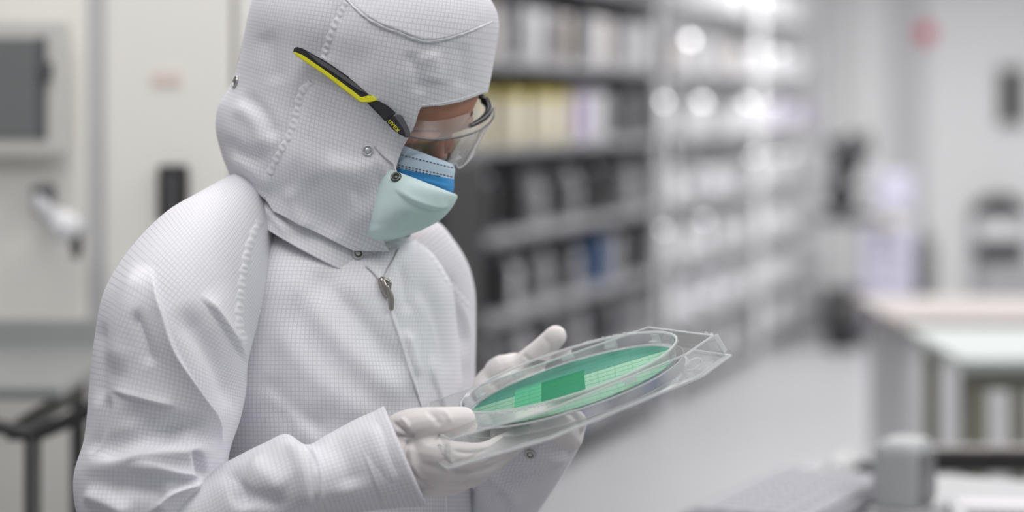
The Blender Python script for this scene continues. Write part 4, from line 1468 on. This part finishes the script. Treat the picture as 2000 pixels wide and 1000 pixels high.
# clear ledge reaching from the lens' upper edge back to the forehead
TL = np.linspace(-88, 8, 50)
G = np.array([[lens_pt(t, 1) * (1 - k) + (lens_pt(t, 1.0, -0.016) + HU * 0.011) * k for t in TL] for k in np.linspace(0, 1, 8)])
v, f, uv = join_grids([(G, False)])
gl('brow_ledge', v, f, M_LEDGE, uv)
br = np.array([lens_pt(t, 1.0, -0.007) + HU * 0.003 for t in np.linspace(2, 82, 40)]); gl('brow_bar', *tube(br, np.linspace(0.0024, 0.0046, 40), sides=8), M_BLACK)
G = np.array([[lens_pt(t, 0.2) + HN * 0.001 + HF * 0.0006 for t in np.linspace(50, 84, 20)] for k in (0, 1)])
for s in (-1, 1):
    gl('nose_pad', *tube([HP(0.102, s * 0.011, -0.012), HP(0.100, s * 0.015, -0.026), HP(0.096, s * 0.020, -0.040)], [0.002, 0.0028, 0.0012], sides=8, n=12), clear('pad_clear', haze=0.3, rough=0.08))
gl('nose_bridge', *tube([HP(0.106, -0.012, -0.016), HP(0.109, 0, -0.011), HP(0.106, 0.012, -0.016)], [0.0014, 0.0018, 0.0014], sides=8, n=12), clear('pad_clear'))


def plate(outline, yf, th, m, name, bev=0.0008):
    """solid moulded piece: outline given at its own distance yf(px,py), real thickness th"""
    a = [P(x, y, yf(x, y)) for x, y in outline]
    n = Vector((0, -1, 0))
    bm = bmesh.new()
    va = [bm.verts.new(p) for p in a]
    fc = bm.faces.new(va)
    r = bmesh.ops.extrude_face_region(bm, geom=[fc])
    bmesh.ops.translate(bm, vec=-n * th, verts=[e for e in r['geom'] if isinstance(e, bmesh.types.BMVert)])
    bmesh.ops.recalc_face_normals(bm, faces=bm.faces)
    bmesh.ops.bevel(bm, geom=list(bm.edges), offset=bev, segments=2, affect='EDGES')
    me = bpy.data.meshes.new(name); bm.to_mesh(me); bm.free()
    o = link(name, me, m, glasses, False)
    o.matrix_parent_inverse = Matrix.Translation(glasses.location).inverted()
    return o


hy = lens_pt(-86, 1)[1]
ys = {}
for (x, y) in [(590, 105), (620, 130), (660, 160), (700, 190), (730, 210), (760, 235)]:
    q = hit(BV_HOOD, x, y); ys[x] = q[0][1]
YT0 = min(ys[590], 2.1) - 0.003
YT1 = hy - 0.002
tmin = min(ys[x] - (YT0 + (YT1 - YT0) * (x - 575) / 215) for x in ys)
yt = lambda x, y: YT0 + (YT1 - YT0) * (x - 575) / 215 + min(0, tmin - 0.003)
tm = plate([(572, 97), (578, 91), (592, 95), (640, 122), (690, 156), (722, 184), (736, 196), (758, 220), (750, 234), (728, 212), (712, 196), (690, 180), (640, 142), (592, 110), (574, 104)], yt, 0.0045, M_BLACK, 'temple')
plate([(573, 100), (592, 108), (640, 141), (690, 178), (705, 190), (722, 186), (733, 191), (737, 196), (722, 200), (704, 200), (688, 188), (636, 148), (590, 117), (575, 106)], lambda x, y: yt(x, y) - 0.0012, 0.003, M_YELLOW, 'temple_grip', 0.0006)
plate([(596, 99), (640, 125), (690, 160), (716, 182), (700, 176), (660, 148), (620, 122)], lambda x, y: yt(x, y) - 0.0012, 0.002, M_SMOKE, 'temple_inlay', 0.0003)
plate([(722, 201), (738, 196), (756, 206), (774, 221), (752, 238), (738, 220)], lambda x, y: yt(x, y) - 0.001, 0.005, M_BLACK, 'temple_joint')
plate([(768, 230), (774, 223), (785, 225), (800, 254), (802, 266), (792, 270), (784, 262), (774, 248)], lambda x, y: yt(x, y) - 0.0015, 0.006, M_SMOKE, 'hinge')
plate([(753, 237), (769, 225), (788, 252), (792, 267), (780, 263), (766, 252)], lambda x, y: yt(x, y) - 0.0035, 0.003, M_BLACK, 'hinge_badge')
cu = bpy.data.curves.new('lettering', 'FONT'); cu.body = 'uvex'; cu.size = 0.0072; cu.extrude = 0.0002; cu.align_x = 'CENTER'; cu.align_y = 'CENTER'
to = bpy.data.objects.new('lettering_src', cu); COL.objects.link(to)
bpy.context.view_layer.update()
me = bpy.data.meshes.new_from_object(to.evaluated_get(bpy.context.evaluated_depsgraph_get()))
bpy.data.objects.remove(to)
lt = link('lettering', me, M_YELLOW, glasses, False)
lt.matrix_parent_inverse = Matrix.Translation(glasses.location).inverted()
lt.matrix_basis = Matrix.Translation(P(770, 245, yt(770, 245) - 0.0040)) @ Matrix.Rotation(math.radians(49), 4, 'Y') @ Matrix.Rotation(math.radians(90), 4, 'X')
far_t = [lens_pt(82, 1), lens_pt(88, 1) - HF * 0.02 + HN * 0.004, HP(0.02, 0.088, 0.024), HP(-0.04, 0.085, 0.026)]
gl('temple', *tube(far_t, [0.003, 0.0035, 0.003, 0.0025], sides=8, n=16), M_BLACK)

# ================================================================== WAFER AND ITS CLEAR BOX
YB = 1.97
CB = np.array(P(1110, 725, YB))
vd = unit(CB - CAMV)
ia = np.array([math.cos(math.radians(17.5)), 0, math.sin(math.radians(17.5))])
BA = unit(ia - vd * (ia @ vd))
upv = np.cross(BA, vd); upv = upv if upv[2] > 0 else -upv
SEL = 0.20
BB = vd * math.sqrt(1 - SEL ** 2) + upv * SEL
BN = np.cross(BA, BB)


def BP(a, b, h=0.0):
    return CB + a * BA + b * BB + h * BN


def unp(px, py, h=0.0):
    d = np.array(P(px, py, 1.0)) - CAMV
    o = CB + h * BN
    t = ((o - CAMV) @ BN) / (d @ BN)
    q = CAMV + d * t - o
    return np.array([q @ BA, q @ BB])


BOXM = Matrix(((BA[0], BB[0], BN[0], CB[0]), (BA[1], BB[1], BN[1], CB[1]), (BA[2], BB[2], BN[2], CB[2]), (0, 0, 0, 1)))
M_CLR = clear('clear_box', haze=0.065, rough=0.06, gl=2.0)
M_CLE = clear('clear_box_edge', haze=0.5, rough=0.35, gl=0.35)
M_CLM = clear('clear_box_mark', haze=0.32, rough=0.3, gl=0.5)
wbox = empty('wafer_box'); wbox.matrix_world = BOXM
tag(wbox, 'clear plastic single-wafer box with chamfered corners held in both gloved hands', 'box')


def bx(name, v, f, m, smooth=False):
    return link(name, mesh(name, v, f), m, wbox, smooth)


top = np.array([unp(1266, 639), unp(1392, 655), unp(1339, 692), unp(1062, 804), (-0.115, -0.125), (-0.142, -0.030), unp(838, 786)])
WR = 0.101          # well radius
HT = -0.020         # side wall foot
NP = 96


def ray_poly(poly, ang):
    d = np.array([math.cos(ang), math.sin(ang)])
    best = None
    for i in range(len(poly)):
        p, q = poly[i], poly[(i + 1) % len(poly)]
        e = q - p
        den = d[0] * e[1] - d[1] * e[0]
        if abs(den) < 1e-9: continue
        t = (p[0] * e[1] - p[1] * e[0]) / den; s = (p[0] * d[1] - p[1] * d[0]) / den
        if t > 0 and -1e-6 <= s <= 1 + 1e-6: best = t if best is None else min(best, t)
    return d * best


angs = sorted(set([math.atan2(p[1], p[0]) for p in top] + list(np.linspace(-math.pi, math.pi, NP, endpoint=False))))
outer = np.array([ray_poly(top, a) for a in angs])
circ = np.array([[math.cos(a), math.sin(a)] for a in angs])
n = len(angs)


def rings(name, rr, m, smooth=False):
    V = np.concatenate([np.column_stack([xy, np.full(n, h)]) for xy, h in rr])
    Fs = [(k * n + i, k * n + (i + 1) % n, (k + 1) * n + (i + 1) % n, (k + 1) * n + i) for k in range(len(rr) - 1) for i in range(n)]
    return bx(name, V, Fs, m, smooth)


def bead(name, xy, h, r, m, sides=6):
    p = np.column_stack([xy, np.full(len(xy), h)])
    v, f = tube(p, [r] * len(p), sides=sides, closed=True)
    return bx(name, v, f, m, True)


flare = 1.045
foot = outer * flare
lip = outer * (flare + 0.03)
rings('lid', [(circ * WR, -0.010), (circ * (WR + 0.002), -0.001), (circ * (WR + 0.005), 0.0), (outer, 0.0), (outer * 1.005, -0.0015), (foot, HT)], M_CLR)
rings('flange', [(foot, HT), (lip, HT - 0.001), (lip, HT - 0.003)], M_CLM)
lid_edge = bead('lid_edge', outer, -0.0004, 0.0011, M_CLE)
bead('well_rim', circ * (WR + 0.003), 0.0003, 0.0010, M_CLE)
bead('flange_edge', lip, HT - 0.002, 0.0012, M_CLE)
rings('base', [(circ * 0.004, -0.0165), (circ * 0.100, -0.0165), (circ * 0.106, -0.013), (circ * 0.108, -0.022), (foot * 0.985, -0.0225), (foot * 0.995, HT - 0.004)], clear('clear_base', haze=0.05, rough=0.15, gl=1.4))
bead('tray_rim', circ * 0.107, -0.0135, 0.0009, M_CLE)
bead('tray_foot', circ * 0.1085, -0.0225, 0.0008, M_CLM)
# moulded spring fingers that hold the wafer down, lying in the well
for k, a in enumerate(np.radians([62, 88, 118, 150, 205, 250, 300, 340, 28])):
    c, s_ = math.cos(a), math.sin(a)
    M = Matrix(((c, -s_, 0), (s_, c, 0), (0, 0, 1)))
    me = bm_mesh('hold_down_tab', lambda bm: (box_bm(bm, M @ Vector((WR - 0.0045, 0, -0.0065)), (0.006, 0.011, 0.0012), 0.0003, 1, M), box_bm(bm, M @ Vector((WR - 0.001, 0, -0.0055)), (0.0012, 0.013, 0.009), 0.0003, 1, M)))
    link('hold_down_tab', me, M_CLM, wbox, False)
# raised moulding marks on the lid's flat border
for a0, a1 in ((48, 78), (226, 256)):
    for k, a in enumerate(np.radians(np.linspace(a0, a1, 16))):
        M = Matrix.Rotation(a, 3, 'Z')
        q = M @ Vector((WR + 0.009 + 0.0015 * math.sin(k * 2.1), 0, 0.0004))
        me = bm_mesh('moulding_mark', lambda bm: box_bm(bm, q, (0.0035 - 0.0015 * (k % 2), 0.0016 + 0.001 * (k % 3), 0.0008), 0.0002, 1, M))
        link('moulding_mark', me, M_CLM, wbox, False)
# oval latch loops moulded in the side wall
for (px, py) in ((1352, 714), (912, 861)):
    a, b = unp(px, py, -0.010)
    d = outer[np.argmin([np.linalg.norm(o - np.array([a, b])) for o in outer])]
    q = d * 1.026
    i = int(np.argmin([np.linalg.norm(o - d) for o in outer]))
    t = unit(outer[(i + 3) % n] - outer[i - 3])
    nn = np.array([t[1], -t[0]])
    loop = [np.array([q[0] + t[0] * 0.010 * math.cos(w_) + nn[0] * 0.002, q[1] + t[1] * 0.010 * math.cos(w_) + nn[1] * 0.002, -0.010 + 0.0042 * math.sin(w_)]) for w_ in np.linspace(0, 2 * math.pi, 24, endpoint=False)]
    v, f = tube(loop, [0.0011] * 24, sides=6, closed=True)
    bx('latch_loop', v, f, M_CLE, True)
# small snap ribs at the corner facing right
for k in range(3):
    q = outer[np.argmin(np.linalg.norm(outer - top[1], axis=1))]
    p = q * (1.012 + 0.0) + np.array([0.001, 0.006 + 0.012 * k])
    v, f = tube([np.array([p[0] + 0.001 + k * 0.0005 - 0.004 * k, p[1], -0.003]), np.array([p[0] + 0.004 - 0.004 * k, p[1], -0.017])], [0.0022, 0.0026], sides=8, n=6)
    bx('corner_rib', v, f, M_CLM, True)

# ---- wafer
m = bpy.data.materials.new('wafer_green'); m.use_nodes = True
nt = m.node_tree; L = nt.links
b = nt.nodes['Principled BSDF']
b.inputs['Roughness'].default_value = 0.36; b.inputs['Metallic'].default_value = 0.2; b.inputs['Specular IOR Level'].default_value = 0.0
tc = nt.nodes.new('ShaderNodeTexCoord')
sx = nt.nodes.new('ShaderNodeSeparateXYZ'); L.new(tc.outputs['Object'], sx.inputs[0])


def mth(op, a, bb=None, c=None):
    nd = nt.nodes.new('ShaderNodeMath'); nd.operation = op
    for i, x in enumerate((a, bb, c)):
        if x is None: continue
        if isinstance(x, (int, float)): nd.inputs[i].default_value = x
        else: L.new(x, nd.inputs[i])
    return nd.outputs[0]


ang = math.radians(-3)
X = mth('ADD', mth('MULTIPLY', sx.outputs[0], math.cos(ang)), mth('MULTIPLY', sx.outputs[1], math.sin(ang)))
Yc = mth('SUBTRACT', mth('MULTIPLY', sx.outputs[1], math.cos(ang)), mth('MULTIPLY', sx.outputs[0], math.sin(ang)))


def band_(x, lo, hi):
    return mth('MULTIPLY', mth('GREATER_THAN', x, lo), mth('LESS_THAN', x, hi))


def mixc(fac, A, B):
    nd = nt.nodes.new('ShaderNodeMix'); nd.data_type = 'RGBA'
    L.new(fac, nd.inputs[0])
    for i, x in ((6, A), (7, B)):
        if isinstance(x, tuple): nd.inputs[i].default_value = (*x, 1)
        else: L.new(x, nd.inputs[i])
    return nd.outputs[2]


inner = band_(Yc, -0.12, 0.022)
col = mixc(inner, (0.09, 0.25, 0.19), (0.30, 0.49, 0.345))
die = mth('MULTIPLY', band_(X, -0.030, 0.012), band_(Yc, -0.052, 0.046))
col = mixc(die, col, (0.012, 0.20, 0.07))
die2 = mth('MULTIPLY', band_(X, -0.056, -0.030), band_(Yc, -0.052, 0.046))
col = mixc(die2, col, (0.10, 0.42, 0.22))
lx = mth('LESS_THAN', mth('ABSOLUTE', mth('SUBTRACT', mth('FRACT', mth('DIVIDE', X, 0.0165)), 0.5)), 0.035)
wv = mth('MULTIPLY', mth('SINE', mth('MULTIPLY', X, 700.0)), 0.0007)
ly = mth('LESS_THAN', mth('ABSOLUTE', mth('SUBTRACT', mth('FRACT', mth('DIVIDE', mth('ADD', Yc, wv), 0.0165)), 0.5)), 0.06)
ln = mth('MAXIMUM', mth('MULTIPLY', lx, 0.25), mth('MULTIPLY', ly, 0.7))
col = mixc(ln, col, (0.04, 0.20, 0.13))
nz = nt.nodes.new('ShaderNodeTexNoise'); nz.inputs['Scale'].default_value = 9; L.new(tc.outputs['Object'], nz.inputs['Vector'])
col = mixc(mth('MULTIPLY', nz.outputs[0], 0.35), col, (0.05, 0.33, 0.27))
L.new(col, b.inputs['Base Color'])
MATS['wafer_green'] = m
wm = Matrix.Translation(Vector(BP(0, 0, -0.0125) - CB)) @ BOXM
WV = []
prof = [(0.0004, 0.0), (0.06, 0.0), (0.0995, 0.0), (0.1000, -0.0003), (0.0995, -0.0007), (0.0004, -0.0007)]
wafer = lathe('wafer', prof, m, None, 96)
wafer.matrix_world = wm
tag(wafer, 'round green patterned wafer lying inside the clear plastic box', 'wafer')

# ================================================================== GLOVES
def chain(pts, rad, n=18):
    return tube([np.array(P(*p)) for p in pts], rad, n=n, sides=14)


g = []
# right hand (near): thumb on the lid, four fingers under the box
W = [(768, 862, 1.892), (768, 884, 1.888), (776, 908, 1.894), (786, 930, 1.905)]
M4 = [(884, 890, 1.872), (874, 912, 1.880), (860, 931, 1.896), (842, 944, 1.914)]
for wv_, mc in zip(W, M4):
    mid = tuple((np.array(wv_) * 0.5 + np.array(mc) * 0.5) + np.array([0, 2, 0.002]))
    g.append(chain([wv_, mid, mc], [0.0165, 0.0160, 0.0128]))
g.append(chain([(735, 880, 1.888), (790, 895, 1.892)], [0.028, 0.028]))
g.append(chain([(768, 858, 1.89), (790, 838, 1.884), (812, 828, 1.880), (862, 821, 1.884), (905, 818, 1.894)], [0.017, 0.0165, 0.0145, 0.0120, 0.0110], 26))
g.append(chain([(800, 850, 1.886), (840, 880, 1.880)], [0.012, 0.014]))
g.append(chain([M4[0], (938, 889, 1.876), (985, 868, 1.898), (1020, 849, 1.925)], [0.0128, 0.0112, 0.0098, 0.0085], 24))
g.append(chain([M4[1], (935, 910, 1.886), (980, 888, 1.915), (1008, 868, 1.948)], [0.0128, 0.0112, 0.0098, 0.0085], 24))
g.append(chain([M4[2], (915, 930, 1.908), (955, 908, 1.94), (975, 890, 1.97)], [0.0125, 0.0108, 0.0094, 0.0082], 24))
g.append(chain([M4[3], (885, 946, 1.93), (920, 928, 1.96), (938, 912, 1.985)], [0.0118, 0.0098, 0.0086, 0.0076], 24))
glove = fuse('glove', g, 0.0013, 7, M_GLOVE, person)
tag(glove, 'white latex glove with thumb on the lid')
sculpt_mesh(glove, [
    ('r', [(765, 820), (785, 840), (800, 850), (812, 852)], 4, -0.004),
    ('r', [(770, 850), (790, 853), (812, 852)], 4, -0.003),
    ('r', [(800, 852), (795, 880), (800, 915)], 4, -0.003),
    ('r', [(780, 815), (795, 828), (800, 842)], 4, 0.002),
    ('r', [(830, 800), (850, 815), (862, 836)], 6, -0.0018),
    ('r', [(840, 800), (868, 805), (885, 830)], 5, 0.0012),
    ('r', [(880, 880), (920, 884), (965, 874)], 4, -0.0022),
    ('r', [(870, 920), (930, 920), (980, 885)], 5, -0.0025),
    ('r', [(860, 900), (890, 925), (935, 925)], 4, 0.0018),
    ('r', [(785, 880), (800, 920), (850, 955)], 5, -0.0025),
    ('r', [(805, 905), (825, 935), (870, 955)], 5, 0.002),
    ('r', [(850, 945), (880, 952), (920, 935)], 4, -0.002),
    ('r', [(870, 885), (885, 905), (905, 915)], 4, 0.0015),
    ('r', [(940, 885), (965, 890), (990, 878)], 3, 0.0012),
])
g = []
# left hand (far): palm under the box, thumb up behind its far edge
W = [(1105, 850, 2.075), (1085, 850, 2.09), (1065, 850, 2.10), (1050, 850, 2.105)]
M4 = [(1085, 826, 2.02), (1040, 832, 2.02), (1000, 836, 2.03), (970, 838, 2.045)]
for wv_, mc in zip(W, M4):
    mid = tuple(np.array(wv_) * 0.5 + np.array(mc) * 0.5)
    g.append(chain([wv_, mid, mc], [0.018, 0.016, 0.0125]))
g.append(chain([(1050, 900, 2.105), (1068, 850, 2.092)], [0.022, 0.024]))
for mc, dx in zip(M4, (-60, -66, -62, -52)):
    g.append(chain([mc, (mc[0] + dx * 0.5, mc[1] + 12, mc[2] - 0.035), (mc[0] + dx * 0.8, mc[1] + 16, mc[2] - 0.055), (mc[0] + dx, mc[1] + 16, mc[2] - 0.07)], [0.0122, 0.0108, 0.0095, 0.0082], 22))
g.append(chain([(1095, 835, 2.085), (1050, 790, 2.12), (1000, 738, 2.125), (985, 735, 2.12)], [0.020, 0.026, 0.026, 0.022], 24))
g.append(chain([(1110, 838, 2.075), (1122, 824, 2.06)], [0.014, 0.012]))
g.append(chain([(985, 738, 2.12), (1018, 722, 2.12), (1052, 690, 2.115), (1085, 657, 2.11)], [0.022, 0.017, 0.0128, 0.0112], 26))
g.append(chain([(1000, 745, 2.12), (960, 752, 2.12), (948, 765, 2.11)], [0.02, 0.018, 0.015], 16))
glove2 = fuse('glove', g, 0.0013, 7, M_GLOVE, person)
tag(glove2, 'white latex glove with thumb raised behind the box')
sculpt_mesh(glove2, [('r', [(1020, 690), (1035, 705), (1045, 725)], 4, -0.002), ('r', [(1060, 655), (1075, 680), (1072, 705)], 5, -0.0015), ('r', [(955, 760), (985, 730), (1005, 715)], 5, -0.002)])
